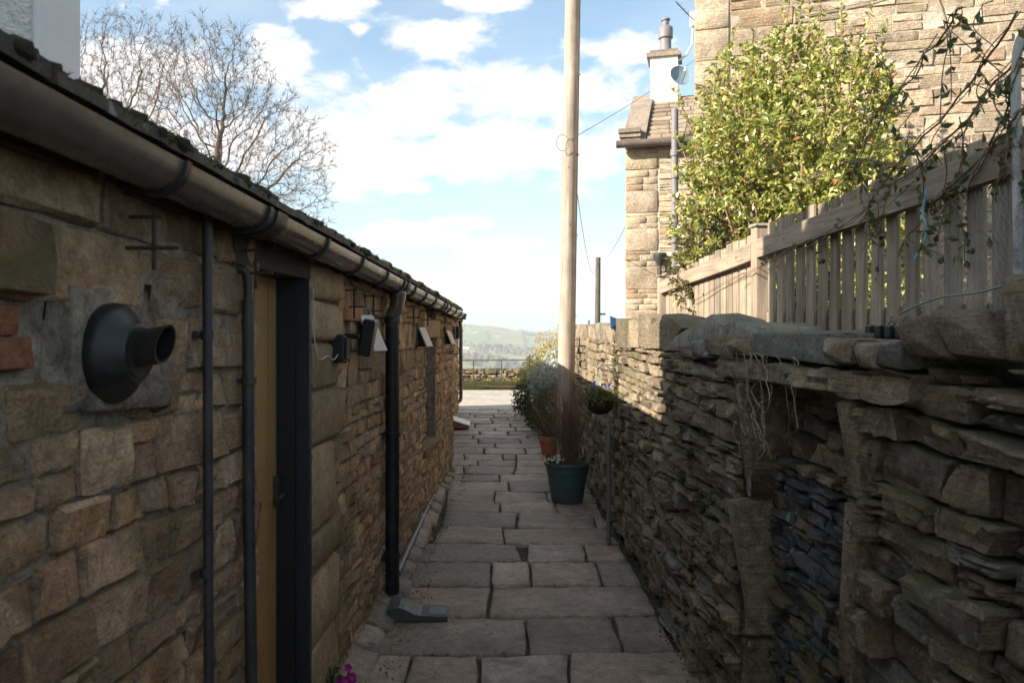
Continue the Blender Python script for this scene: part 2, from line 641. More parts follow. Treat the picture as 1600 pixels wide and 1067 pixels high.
M['gold_stone'] = stone_mat('golden_sandstone', [(0.0, (0.42, 0.33, 0.23)), (0.25, (0.50, 0.41, 0.30)), (0.5, (0.46, 0.36, 0.25)), (0.75, (0.54, 0.44, 0.33)), (0.92, (0.44, 0.31, 0.19)), (1.0, (0.38, 0.31, 0.24))],
                            moss=0.0, stain_amt=0.3, stain=(0.36, 0.24, 0.14), dark=0.3, bump=0.9, layers=0.8, bdist=0.03)
M['gold_mortar'] = stone_mat('pale_mortar', [(0.0, (0.50, 0.43, 0.34)), (1.0, (0.48, 0.41, 0.33))], stain_amt=0.1, dark=0.25, bump=0.6)
M['white_render'] = plain_mat('white_render', (0.74, 0.73, 0.72), 0.9, var=0.06, scale=5, bump=0.9, bdist=0.02, dirt=(0.55, 0.52, 0.48), dirt_amt=0.3)
M['smooth_render'] = plain_mat('smooth_shaded_render', (0.62, 0.61, 0.62), 0.85, var=0.05, scale=5, bump=0.2)  # greyer than the front render: shade on the lane side put into the colour
M['slate'] = stone_mat('stone_slate', [(0.0, (0.11, 0.09, 0.07)), (0.5, (0.16, 0.13, 0.10)), (1.0, (0.13, 0.115, 0.095))], moss=0.75, lichen=0.5, dark=0.45, bump=0.8)
M['roof_slate'] = stone_mat('brown_roof_slate', [(0.0, (0.280, 0.217, 0.154)), (0.5, (0.392, 0.308, 0.224)), (1.0, (0.336, 0.280, 0.217))], moss=0.2, lichen=0.3, dark=0.35, bump=0.6)
M['roof_coping'] = stone_mat('weathered_kneeler_stone', [(0.0, (0.22, 0.185, 0.145)), (1.0, (0.26, 0.215, 0.17))], lichen=0.5, dark=0.4, bump=0.6)
M['gutter'] = plain_mat('brown_plastic_gutter', (0.10, 0.08, 0.068), 0.24, var=0.25, scale=6, bump=0.1, dirt=(0.13, 0.11, 0.09), dirt_amt=0.45)
M['black_plastic'] = plain_mat('black_plastic', (0.011, 0.011, 0.012), 0.42, var=0.3, scale=14, bump=0.15, dirt=(0.05, 0.045, 0.038), dirt_amt=0.45, spec=.35)
M['dark_pipe'] = plain_mat('weathered_dark_pipe', (0.035, 0.034, 0.036), 0.5, var=0.3, scale=14, bump=0.2, dirt=(0.08, 0.07, 0.06), dirt_amt=0.4)
M['grey_pipe'] = plain_mat('grey_pipe', (0.12, 0.12, 0.125), 0.45, var=0.2, scale=20, bump=0.2, dirt=(0.10, 0.08, 0.05), dirt_amt=0.5)
M['rust_iron'] = plain_mat('rusty_iron', (0.06, 0.045, 0.038), 0.8, metal=0.3, var=0.35, scale=40, bump=0.4, dirt=(0.14, 0.065, 0.03), dirt_amt=0.5)
M['steel'] = plain_mat('brushed_metal', (0.46, 0.43, 0.43), 0.4, metal=0.2, var=0.12, scale=30, bump=0.05)
M['pale_plaster'] = plain_mat('pale_plaster', (0.36, 0.33, 0.29), 0.9, var=0.15, scale=20)
M['lane_pole'] = wood_mat('silvered_pole_wood', [(0.0, (0.35, 0.285, 0.235)), (1.0, (0.36, 0.295, 0.24))], bump=1.0, knots=True, k=.45)
M['dark_wood'] = wood_mat('dark_stained_wood', [(0.0, (0.055, 0.042, 0.032)), (1.0, (0.075, 0.055, 0.04))], axis='y')
M['dark_pole'] = wood_mat('dark_pole_wood', [(0.0, (0.10, 0.085, 0.075)), (1.0, (0.12, 0.10, 0.085))])
M['picket'] = wood_mat('weathered_picket', [(0.0, (0.22, 0.175, 0.13)), (0.35, (0.31, 0.245, 0.18)), (0.7, (0.36, 0.29, 0.215)), (1.0, (0.20, 0.17, 0.135))], bump=1.0)
M['rail'] = wood_mat('weathered_rail', [(0.0, (0.32, 0.255, 0.19)), (1.0, (0.29, 0.235, 0.175))], axis='y', bump=0.8)
M['yellow_paint'] = plain_mat('mustard_yellow_paint', (0.32, 0.19, 0.06), 0.6, var=0.1, scale=8, bump=0.1, dirt=(0.3, 0.18, 0.06), dirt_amt=0.35)
M['navy_paint'] = plain_mat('navy_paint', (0.012, 0.016, 0.026), 0.5, var=0.15, scale=10, bump=0.1)
M['near_black'] = plain_mat('black_painted_wood', (0.010, 0.010, 0.013), 0.6, var=0.2)
M['green_pot'] = plain_mat('green_plastic_pot', (0.045, 0.085, 0.085), 0.45, var=0.12, scale=10, bump=0.08, dirt=(0.12, 0.11, 0.09), dirt_amt=0.25)
M['terracotta'] = plain_mat('terracotta', (0.38, 0.15, 0.07), 0.8, var=0.2, scale=16, bump=0.2, dirt=(0.45, 0.32, 0.24), dirt_amt=0.3)
M['brick'] = stone_mat('old_red_brick', [(0.0, (0.24, 0.09, 0.05)), (1.0, (0.30, 0.12, 0.065))], dark=0.4, bump=0.7, moss=0.1)
M['bush_leaf'] = leaf_mat('variegated_leaf', [(0.0, (0.135, 0.189, 0.041)), (0.25, (0.230, 0.270, 0.061)), (0.5, (0.351, 0.365, 0.095)), (0.75, (0.486, 0.459, 0.135)), (0.93, (0.621, 0.567, 0.270)), (1.0, (0.405, 0.162, 0.068))], trans=0.35, rough=0.3, spec=.6)
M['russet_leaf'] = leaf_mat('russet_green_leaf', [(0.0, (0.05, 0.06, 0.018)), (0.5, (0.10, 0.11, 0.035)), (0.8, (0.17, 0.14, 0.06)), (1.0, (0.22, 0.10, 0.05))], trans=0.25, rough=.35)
M['dark_leaf'] = leaf_mat('dark_green_leaf', [(0.0, (0.03, 0.05, 0.015)), (0.5, (0.05, 0.08, 0.022)), (1.0, (0.085, 0.11, 0.03))], trans=0.3)
M['vine_leaf'] = leaf_mat('climber_leaf', [(0.0, (0.05, 0.075, 0.022)), (0.6, (0.09, 0.115, 0.035)), (1.0, (0.17, 0.15, 0.06))], trans=0.35)
M['olive_leaf'] = leaf_mat('olive_leaf', [(0.0, (0.07, 0.08, 0.03)), (0.5, (0.12, 0.12, 0.045)), (1.0, (0.16, 0.12, 0.06))], trans=0.3)
M['yellow_leaf'] = leaf_mat('golden_leaf', [(0.0, (0.25, 0.24, 0.06)), (0.5, (0.42, 0.37, 0.12)), (1.0, (0.55, 0.48, 0.22))], trans=0.3)
M['silver_leaf'] = leaf_mat('silver_leaf', [(0.0, (0.20, 0.24, 0.20)), (0.5, (0.36, 0.40, 0.36)), (1.0, (0.52, 0.55, 0.50))], trans=0.25)
M['orange_leaf'] = leaf_mat('coppery_leaf', [(0.0, (0.45, 0.24, 0.12)), (0.5, (0.52, 0.34, 0.20)), (1.0, (0.42, 0.36, 0.16))], trans=0.4)
M['grass'] = leaf_mat('grass_blade', [(0.0, (0.053, 0.065, 0.018)), (0.5, (0.088, 0.101, 0.026)), (1.0, (0.150, 0.122, 0.053))], trans=0.3)
M['moss'] = leaf_mat('moss_tuft', [(0.0, (0.055, 0.05, 0.02)), (0.5, (0.085, 0.075, 0.028)), (1.0, (0.12, 0.10, 0.05))], trans=0.1, rough=0.9, spec=0.1)
M['petal_yellow'] = leaf_mat('yellow_petal', [(0.0, (0.75, 0.5, 0.05)), (1.0, (0.8, 0.62, 0.1))], trans=0.4)
M['petal_white'] = leaf_mat('white_petal', [(0.0, (0.7, 0.66, 0.6)), (1.0, (0.78, 0.74, 0.7))], trans=0.3)
M['petal_magenta'] = leaf_mat('magenta_petal', [(0.0, (0.34, 0.02, 0.24)), (1.0, (0.45, 0.04, 0.32))], trans=0.3)
M['petal_violet'] = leaf_mat('violet_petal', [(0.0, (0.05, 0.04, 0.3)), (1.0, (0.12, 0.1, 0.5))], trans=0.3)
M['twig'] = plain_mat('brown_twig', (0.19, 0.115, 0.075), 0.8, var=0.3, scale=30)
M['bark'] = stone_mat('tree_bark', [(0.0, (0.12, 0.09, 0.065)), (1.0, (0.15, 0.115, 0.08))], moss=0.2, dark=0.4, bump=0.6, stain_amt=0.1)
M['fine_twig'] = plain_mat('pale_twig', (0.15, 0.10, 0.065), 0.8, var=0.2, scale=3)
M['straw'] = plain_mat('dry_root', (0.30, 0.24, 0.17), 0.9, var=0.2, scale=30)
M['wire'] = plain_mat('galvanised_wire', (0.22, 0.23, 0.24), 0.5, metal=0.6, var=0.2, scale=30)
M['cable'] = plain_mat('grey_cable', (0.16, 0.155, 0.15), 0.7, var=0.1)
M['pale_cable'] = plain_mat('pale_cable', (0.45, 0.42, 0.38), 0.6, var=0.1)
M['blue_sheet'] = plain_mat('blue_sheet', (0.02, 0.07, 0.17), 0.5, var=0.25)
M['blue_cord'] = plain_mat('blue_cord', (0.20, 0.42, 0.50), 0.7, var=0.2)
M['dish'] = plain_mat('grey_blue_dish', (0.16, 0.22, 0.27), 0.45, var=0.1)
M['white_plastic'] = plain_mat('white_plastic', (0.7, 0.7, 0.69), 0.5, var=0.06)
M['lead'] = plain_mat('chimney_pot_grey', (0.16, 0.15, 0.16), 0.6, var=0.2)
M['concrete'] = plain_mat('pale_concrete', (0.36, 0.32, 0.27), 0.9, var=0.22, scale=4, bump=0.5, dirt=(0.22, 0.19, 0.155), dirt_amt=0.7)
M['grey_plastic'] = plain_mat('grey_green_plastic', (0.045, 0.052, 0.05), 0.5, var=0.2, scale=16, dirt=(0.12, 0.10, 0.08), dirt_amt=0.4)

# ------------------------------------------------------------------ masonry
def stone_piece(q, d, b, rng, mapf, rough=0.25, depth=0.06, round_c=0.5, nu=3, relief=0.0, tilt=1.0, nv=0, edge=None):
    """q: four (u,v) corners ll, lr, ur, ul. Returns verts, faces of one irregular block standing d proud."""
    (ax, ay), (bx, by), (cx, cy), (ex, ey) = q
    w = max(1e-3, ((bx - ax) + (cx - ex)) / 2)
    h = max(1e-3, ((ey - ay) + (cy - by)) / 2)
    b = min(b, 0.3 * h, 0.3 * w)
    ss = [0, b / w] + [k / (nu - 1) for k in range(1, nu - 1)] + [1 - b / w, 1]
    ts = [0, b / h, 0.5, 1 - b / h, 1] if h > 0.11 else [0, b / h, 1 - b / h, 1]
    if nv:
        ts = [0, b / h] + [b / h + (1 - 2 * b / h) * k / (nv - 1) for k in range(1, nv - 1)] + [1 - b / h, 1]
    sd = rng.uniform(0, 50)
    ns, nt = len(ss), len(ts)
    tiltu, tiltv = rng.uniform(-1, 1) * rough * 0.3 * tilt, rng.uniform(-1, 1) * rough * 0.3 * tilt
    V = []
    ring_back = []
    jit = rough * b * 0.9 if edge is None else edge
    for j, t in enumerate(ts):
        for i, s in enumerate(ss):
            u = (ax * (1 - s) + bx * s) * (1 - t) + (ex * (1 - s) + cx * s) * t
            v = (ay * (1 - s) + by * s) * (1 - t) + (ey * (1 - s) + cy * s) * t
            ei = i in (0, ns - 1)
            ej = j in (0, nt - 1)
            n = d
            if ei and ej:
                u += (b * round_c if i == 0 else -b * round_c)
                v += (b * round_c if j == 0 else -b * round_c)
                n = d - b * 1.15
            elif ei or ej:
                n = d - b * 0.85
                u += rng.uniform(-1, 1) * jit * 0.6
                v += rng.uniform(-1, 1) * jit
                if ei:
                    u += (1 if i == 0 else -1) * abs(rng.gauss(0, jit * .4))
            else:
                u += rng.uniform(-1, 1) * jit * 0.5
                n += rng.uniform(-1, 1) * rough * 0.012 + (s - .5) * tiltu * w * .5 + (t - .5) * tiltv * h
            if relief:
                rl = mnoise.noise(Vector((u * 5 + sd, v * 34, sd))) + .6 * mnoise.noise(Vector((u * 13, v * 16 + sd, 1)))
                n += relief * rl * (1.0 if not (ei or ej) else .7)
            V.append((u, v, n))
    Fc = []
    for j in range(nt - 1):
        for i in range(ns - 1):
            a = j * ns + i
            Fc.append((a, a + 1, a + ns + 1, a + ns))
    loop = [i for i in range(ns)] + [j * ns + ns - 1 for j in range(1, nt)] + [(nt - 1) * ns + i for i in range(ns - 2, -1, -1)] + [j * ns for j in range(nt - 2, 0, -1)]
    o = len(V)
    for k in loop:
        u, v, n = V[k]
        V.append((u, v, d - depth))
    L = len(loop)
    for k in range(L):
        k2 = (k + 1) % L
        Fc.append((loop[k2], loop[k], o + k, o + k2))
    return [mapf(*p) for p in V], Fc


def make_courses(u0, u1, v0, v1, hfun, wfun, rng, wob=0.01, holes=(), split=0.12, seed=0, slant=0.15, gap=0.006, vmap=None, drop=0.0):
    """irregular courses; returns a list of four-corner stones (u,v)"""
    vs = [v0]
    while vs[-1] < v1 - 0.02:
        vs.append(vs[-1] + hfun(vs[-1], rng))
    vs[-1] = v1
    if len(vs) > 2 and vs[-1] - vs[-2] < 0.03:
        vs.pop(-2)

    def vb(k, u):
        if k == 0:
            return vs[0]
        if k == len(vs) - 1:
            return vs[-1]
        a = mnoise.noise(Vector((u * 1.1, k * 0.37, seed))) * wob * 1.6 + mnoise.noise(Vector((u * 4.3, k * 3.1, seed + 9))) * wob
        return vs[k] + a
    out = []
    for k in range(len(vs) - 1):
        mid = (vs[k] + vs[k + 1]) / 2
        iv = [(u0, u1)]
        for (ha, hb, hc, hd) in holes:
            if hc < mid < hd:
                nv = []
                for (a, b) in iv:
                    if hb <= a or ha >= b:
                        nv.append((a, b))
                    else:
                        if ha > a:
                            nv.append((a, ha))
                        if hb < b:
                            nv.append((hb, b))
                iv = nv
        for (a, b) in iv:
            us = [a]
            while us[-1] < b:
                us.append(us[-1] + wfun(us[-1], vs[k], vs[k + 1] - vs[k], rng))
            us[-1] = b
            if len(us) > 2 and us[-1] - us[-2] < 0.05:
                us.pop(-2)
            leans = [0] + [rng.uniform(-1, 1) * slant * (vs[k + 1] - vs[k]) for _ in us[1:-1]] + [0]
            for i in range(len(us) - 1):
                x0, x1 = us[i], us[i + 1]
                l0, l1 = leans[i], leans[i + 1]
                g = gap / 2 * rng.uniform(0.6, 1.5)
                if rng.random() < drop:
                    continue
                q = [(x0 - l0 + g, vb(k, x0) + g), (x1 - l1 - g, vb(k, x1) + g), (x1 + l1 - g, vb(k + 1, x1) - g), (x0 + l0 + g, vb(k + 1, x0) - g)]
                hh = q[3][1] - q[0][1]
                if rng.random() < split and hh > 0.065:
                    t = rng.uniform(0.35, 0.65)
                    ml = (q[0][0] * (1 - t) + q[3][0] * t, q[0][1] * (1 - t) + q[3][1] * t)
                    mr = (q[1][0] * (1 - t) + q[2][0] * t, q[1][1] * (1 - t) + q[2][1] * t)
                    out.append([q[0], q[1], (mr[0], mr[1] - g), (ml[0], ml[1] - g)])
                    out.append([(ml[0], ml[1] + g), (mr[0], mr[1] + g), q[2], q[3]])
                else:
                    out.append(q)
    return out


def lay_stones(parent, quads, mapf, mat, rng, name='stone', d=(0.0, 0.02), b=(0.01, 0.02), rough=0.6, limit=300, depth=0.06, cam_cull=True, matf=None, nu=3, relief=0.0, nv=0, sharp=38):
    """largest-looking pieces as parts, the others joined"""
    items = []
    for q in quads:
        pr = [proj(mapf(u, v, 0)) for (u, v) in q]
        cxs = sum(p[0] for p in pr) / 4
        cys = sum(p[1] for p in pr) / 4
        area = 0.5 * abs((pr[2][0] - pr[0][0]) * (pr[3][1] - pr[1][1]) - (pr[3][0] - pr[1][0]) * (pr[2][1] - pr[0][1]))
        yy = mapf(q[0][0], q[0][1], 0)[1]
        vis = -30 < cxs < 1630 and -30 < cys < 1100 and yy > 0.5
        items.append((area if vis else 0, q))
    order = sorted(range(len(items)), key=lambda i: -items[i][0])
    big = set(i for i in order[:limit] if items[i][0] > 60)
    rest = {}
    for i, (ar, q) in enumerate(items):
        v, f = stone_piece(q, rng.uniform(*d), rng.uniform(*b), rng, mapf, rough, depth, nu=nu if i in big else 3, relief=relief, nv=nv if i in big else 0)
        mm = matf(q, rng) if matf else mat
        if i in big:
            obj(name, (v, f), mm, parent, smooth=sharp)
        else:
            rest.setdefault(mm.name, (mm, MB()))[1].add(v, f)
    for k, (mm, mb) in rest.items():
        obj(name + '_infill', mb, mm, parent, smooth=sharp, kind='stuff')


def boulder(cx, cy, cz, sx, sy, sz, rng, flat=0.5, n=2, rz=0.0):
    """angular quarried block as a squashed, faceted ball"""
    import bmesh
    bm = bmesh.new()
    bmesh.ops.create_icosphere(bm, subdivisions=n, radius=1.0)
    seed = rng.uniform(0, 100)
    V = []
    c, s = math.cos(rz), math.sin(rz)
    for v in bm.verts:
        p = v.co.copy()
        # push towards a box
        k = max(abs(p.x), abs(p.y), abs(p.z))
        q = p / k
        p = p.lerp(q, flat)
        f = 1 + 0.22 * mnoise.noise(p * 1.3 + Vector((seed, 0, 0))) + 0.08 * mnoise.noise(p * 3.5 + Vector((0, seed, 0)))
        p = Vector((p.x * sx, p.y * sy, p.z * sz)) * f
        V.append((cx + p.x * c - p.y * s, cy + p.x * s + p.y * c, cz + p.z))
    Fc = [tuple(v.index for v in f.verts) for f in bm.faces]
    bm.free()
    return V, Fc


def rock(cx, cy, cz, sx, sy, sz, rng, n=20, box=3.2, bev=.012, shear=0.0):
    """angular quarried block: bevelled convex hull of scattered points"""
    import bmesh
    bm = bmesh.new()
    for k in range(n):
        d = Vector((rng.gauss(0, 1), rng.gauss(0, 1), rng.gauss(0, 1))).normalized()
        l = (abs(d.x) ** box + abs(d.y) ** box + abs(d.z) ** box) ** (1 / box)
        d = d / l * rng.uniform(.9, 1.0)
        bm.verts.new((d.x * sx, d.y * sy + shear * d.z * sz, d.z * sz))
    for sxx in (-1, 1):
        for syy in (-1, 1):
            for szz in (-1, 1):
                k = rng.uniform(.72, .95)
                bm.verts.new((sxx * sx * k, syy * sy * rng.uniform(.75, .97) + shear * szz * sz, szz * sz * rng.uniform(.7, .95)))
    r = bmesh.ops.convex_hull(bm, input=bm.verts)
    kill = set(g for g in r['geom_interior'] + r['geom_unused'] if isinstance(g, bmesh.types.BMVert))
    bmesh.ops.delete(bm, geom=list(kill), context='VERTS')
    bmesh.ops.dissolve_limit(bm, angle_limit=R(14), verts=bm.verts, edges=bm.edges)
    try:
        bmesh.ops.bevel(bm, geom=list(bm.edges), offset=bev, segments=2, affect='EDGES', profile=.6, clamp_overlap=True)
    except Exception:
        pass
    bmesh.ops.triangulate(bm, faces=bm.faces)
    bm.verts.index_update()
    V = [(cx + v.co.x, cy + v.co.y, cz + v.co.z) for v in bm.verts]
    Fc = [tuple(v.index for v in f.verts) for f in bm.faces]
    bm.free()
    return V, Fc


# ================================================================== GROUND
def crest_px(t):
    return float(np.interp(t, [-.6, -.3, -.02, .02, .05, .09, .13, .25, .6], [492, 498, 506, 511, 518, 519, 517, 522, 512]))


def ground_z(x, y):
    if y < 15.5:
        z = -0.06
    else:
        z = float(np.interp(y, [15.5, 24.5, 26, 40, 90, 250, 420, 620, 1200, 1300, 1700], [-.06, -.42, -.5, -3.0, -9, -38, -52, -34, 0, 0, -30]))
        if y > 250:
            t = x / y
            c = 1.6 + (508 - crest_px(t)) / F * 1200
            k = min(1, max(0, (y - 420) / 780)) ** 0.8
            z += c * k
            z += mnoise.noise(Vector((x / 160, y / 160, 1))) * 9 * min(1, (y - 250) / 500) * (1 - 0.75 * k)
            z += mnoise.noise(Vector((x / 45, y / 45, 5))) * 1.6 * min(1, (y - 250) / 500)
    return z


def field_mat():
    m, nt, b = new_mat('hill_fields')
    g = NB(nt)
    ge = g.n('ShaderNodeNewGeometry')
    pos = ge.outputs['Position']
    sp = g.n('ShaderNodeSeparateXYZ'); g.l(pos, sp.inputs[0])
    mp = g.n('ShaderNodeMapping'); mp.inputs['Scale'].default_value = (1, 0.42, 0)
    g.l(pos, mp.inputs['Vector'])
    wv = g.noise(mp.outputs[0], 0.01, 3)
    vo = g.n('ShaderNodeTexVoronoi'); vo.inputs['Scale'].default_value = 0.017
    vo.inputs['Randomness'].default_value = 0.8
    g.l(mp.outputs[0], vo.inputs['Vector'])
    ve = g.n('ShaderNodeTexVoronoi', feature='DISTANCE_TO_EDGE'); ve.inputs['Scale'].default_value = 0.017
    ve.inputs['Randomness'].default_value = 0.8
    g.l(mp.outputs[0], ve.inputs['Vector'])
    s2 = g.n('ShaderNodeSeparateColor'); g.l(vo.outputs['Color'], s2.inputs[0])
    col = g.ramp(s2.outputs[0], [(0, (0.14, 0.19, 0.055)), (0.3, (0.19, 0.24, 0.08)), (0.55, (0.17, 0.20, 0.075)), (0.75, (0.22, 0.215, 0.10)), (1, (0.15, 0.20, 0.06))])
    col = g.mix(1.0, col, g.gray(g.rng(g.noise(pos, 0.03, 6), 0.3, 0.7, 0.8, 1.2)), 'MULTIPLY')
    col = g.mix(g.rng(g.noise(pos, 0.011, 5), 0.55, 0.66, 0, 0.7, True), col, (0.17, 0.145, 0.085))
    col = g.mix(g.rng(ve.outputs['Distance'], 0.015, 0.035, 0.75, 0, True), col, (0.075, 0.07, 0.045))
    near = g.n('ShaderNodeMapRange'); g.l(sp.outputs[1], near.inputs[0])
    near.inputs[1].default_value = 24.3; near.inputs[2].default_value = 25
    nearc = g.mix(g.rng(g.noise(pos, 2.0, 5), 0.4, 0.6, 0, 1), (0.05, 0.042, 0.03), (0.07, 0.07, 0.03))
    col = g.mix(near.outputs[0], nearc, col)
    g.l(col, b.inputs['Base Color'])
    b.inputs['Roughness'].default_value = 1
    b.inputs['Specular IOR Level'].default_value = 0.05
    return m


def build_terrain():
    ys = list(np.concatenate([np.linspace(-40, 15.5, 14), np.linspace(16.5, 40, 14), np.geomspace(44, 250, 16), np.linspace(262, 1320, 90), np.linspace(1360, 1700, 8)]))
    mb = MB()
    nx = 101
    for y in ys:
        half = max(60, y * 0.75 + 40)
        for i in range(nx):
            s = (i / (nx - 1)) * 2 - 1
            x = s * half
            mb.v.append((x, y, ground_z(x, y)))
    for j in range(len(ys) - 1):
        for i in range(nx - 1):
            a = j * nx + i
            mb.f.append((a, a + 1, a + nx + 1, a + nx))
    obj('ground', mb, field_mat(), smooth='all', kind='structure', origin=(0, 0, 0))


build_terrain()

# distant woodland and hedges on the far hillside: nobody could count them
rng = random.Random(5)
mb = MB()
mbh = MB()
lines = []
for k in range(46):
    y0 = rng.uniform(430, 1150)
    x0 = rng.uniform(-.35, .75) * y0
    a = rng.choice([rng.gauss(0, .25), rng.gauss(1.5, .3)])
    lines.append((x0, y0, a, rng.randint(6, 26), rng.uniform(4, 9)))
pts = []
for (x0, y0, a, n, st) in lines:
    for i in range(n):
        pts.append((x0 + math.cos(a) * st * i + rng.gauss(0, 2), y0 + math.sin(a) * st * i + rng.gauss(0, 2), rng.uniform(1.5, 3.5)))
for k in range(12):
    y0 = rng.uniform(300, 700); x0 = rng.uniform(-.3, .7) * y0
    for i in range(rng.randint(8, 30)):
        pts.append((x0 + rng.gauss(0, 22), y0 + rng.gauss(0, 16), rng.uniform(4, 9)))
for (px, py, n, sp) in ((755, 555, 26, 14), (790, 540, 20, 16), (760, 537, 14, 9), (790, 545, 20, 12), (850, 527, 14, 12), (840, 519, 12, 14), (735, 552, 24, 16), (815, 541, 12, 8)):
    for y in range(300, 1180, 4):        # walk out along the line of sight to the hillside
        p = at(px, py, y)
        if y > 430 and ground_z(p.x, y) > p.z - 4:
            break
    for i in range(n):
        pts.append((p.x + rng.gauss(0, sp), y + rng.gauss(0, 10), rng.uniform(3, 5.5)))
for (x, y, h) in pts:
    v, f = boulder(x, y, ground_z(x, y) + h * .45, h * .5, h * .5, h * .55, rng, flat=0.1, n=1)
    mb.add(v, f)
wood_m = stone_mat('winter_woodland', [(0.0, (0.085, 0.07, 0.05)), (0.5, (0.12, 0.10, 0.065)), (0.8, (0.07, 0.085, 0.04)), (1.0, (0.14, 0.115, 0.075))], dark=0.4, bump=0.2, scale=.1)
obj('distant_woodland', mb, wood_m, smooth=False, kind='stuff')
rng = random.Random(8)
farm = []
for i, (px, py) in enumerate(((798, 545), (806, 543), (728, 540), (777, 522), (868, 540), (741, 517))):
    for y in range(300, 1180, 4):
        p = at(px, py, y)
        if y > 430 and ground_z(p.x, y) > p.z - 3:
            break
    w, dd, h = rng.uniform(6, 9), 6, rng.uniform(2.4, 3.2)
    z = ground_z(p.x, y) - .5
    t = thing('farmhouse', (p.x, y, z), ['pale farmhouse in the tree line, left one of the close pair on the far hillside', 'pale farmhouse just right of its close neighbour on the far hillside',
              'small farmhouse at the left end of the far hillside above the gate', 'lone farmhouse high on the far hillside under the skyline', 'farmhouse beside the lane pole on the far hillside',
              'small farmhouse on the skyline slope nearest the outbuilding gutter end'][i], 'farmhouse', 'farmhouses on the far hillside')
    a = MB(); a.box(p.x - w / 2, p.x + w / 2, y - dd / 2, y + dd / 2, z, z + h)
    obj('wall', a, M['white_render'] if i % 2 == 0 else M['pale_plaster'], t)
    a = MB()
    a.add([(p.x - w / 2 - .3, y - dd / 2 - .3, z + h), (p.x + w / 2 + .3, y - dd / 2 - .3, z + h), (p.x + w / 2 + .3, y + dd / 2 + .3, z + h), (p.x - w / 2 - .3, y + dd / 2 + .3, z + h), (p.x - w / 2, y, z + h + 2.2), (p.x + w / 2, y, z + h + 2.2)],
          [(0, 1, 5, 4), (2, 3, 4, 5), (0, 4, 3), (1, 2, 5), (3, 2, 1, 0)])
    obj('roof', a, M['slate'], t)

# drive across the end of the lane
mb = MB()
dr = []
for y in [15.1 + i * 0.65 for i in range(15)]:
    for x in np.linspace(-30, 30, 21):
        zz = -0.02 if y < 15.5 else ground_z(x, y) + 0.04
        dr.append((x, y + 0.10 * math.sin(x * .8), zz))
mb.v = dr
for j in range(14):
    for i in range(20):
        a = j * 21 + i
        mb.f.append((a, a + 1, a + 22, a + 21))
obj('drive', mb, M['concrete'], smooth='all', kind='structure')

# ================================================================== PATH
path = obj('path', (lambda m: (m.box(-1.0, 1.45, -1.5, 15.3, -0.10, -0.030), m)[1])(MB()), M['dark_joint'], kind='structure')
rng = random.Random(21)


def zy(zv):                          # enlarged-crop rows -> photograph rows
    return 640 + zv * 0.4


def flag(q, rng, ztop=0.0):
    """q: four (x,y) corners: near-left, near-right, far-right, far-left"""
    tilt = rng.uniform(-.004, .004), rng.uniform(-.005, .005)
    cx = sum(p[0] for p in q) / 4; cy = sum(p[1] for p in q) / 4
    dz = rng.uniform(-.006, .004)

    def mp(u, v, n):
        z = ztop + dz + n + tilt[0] * (u - cx) / .4 + tilt[1] * (v - cy) / .3
        return (u, v, z)
    v, f = stone_piece(q, 0.0, rng.uniform(0.007, 0.012), rng, mp, rough=0.5, depth=0.05, round_c=1.2, nu=8, nv=5, tilt=.09, edge=.010, relief=.002)
    return v, f


rows = [  # (y bottom left, y bottom right) in photo pixels, then joints as (x at bottom, x at top), left edge, right edge
    # defined from near to far
    dict(b=(1128, 1128), t=(1021, 1019), j=[(610, 644), (745, 750), (888, 890)], l=(505, 580), r=(1180, 1095)),
    dict(b=(1021, 1019), t=(964, 962), j=[(826, 820), (975, 955)], l=(586, 602), r=(1061, 1030)),
    dict(b=(963, 961), t=(914, 913), j=[(762, 768)], l=(622, 628), r=(1028, 1005)),
    dict(b=(914, 913), t=(877, 876), j=[(768, 768), (830, 826), (943, 930)], l=(630, 648), r=(1004, 984)),
    dict(b=(876, 876), t=(848, 848), j=[(818, 806), (822, 823), (918, 911)], l=(650, 664), r=(982, 968)),
    dict(b=(848, 848), t=(821, 824), j=[(789, 785)], l=(676, 688), r=(970, 945)),
    dict(b=(821, 824), t=(799, 803), j=[(808, 809), (934, 926)], l=(688, 694), r=(956, 940)),
    dict(b=(799, 803), t=(785, 786), j=[(782, 781), (872, 866)], l=(694, 696), r=(942, 934)),
    dict(b=(785, 786), t=(767, 769), j=[(773, 773), (857, 853)], l=(696, 699), r=(934, 926)),
    dict(b=(767, 769), t=(751, 753), j=[(796, 794), (868, 864)], l=(699, 701), r=(926, 918)),
    dict(b=(751, 753), t=(739, 741), j=[(781, 780), (862, 858)], l=(701, 702), r=(918, 912)),
    dict(b=(739, 741), t=(727, 728), j=[(726, 724), (802, 806), (862, 860)], l=(702, 703), r=(912, 905)),
    dict(b=(727, 728), t=(718, 718), j=[(746, 746), (806, 807), (858, 858)], l=(703, 703), r=(905, 900)),
    dict(b=(718, 718), t=(709, 709), j=[(726, 725), (786, 785), (807, 806), (858, 858)], l=(703, 704), r=(900, 895)),
]
nflag = 0
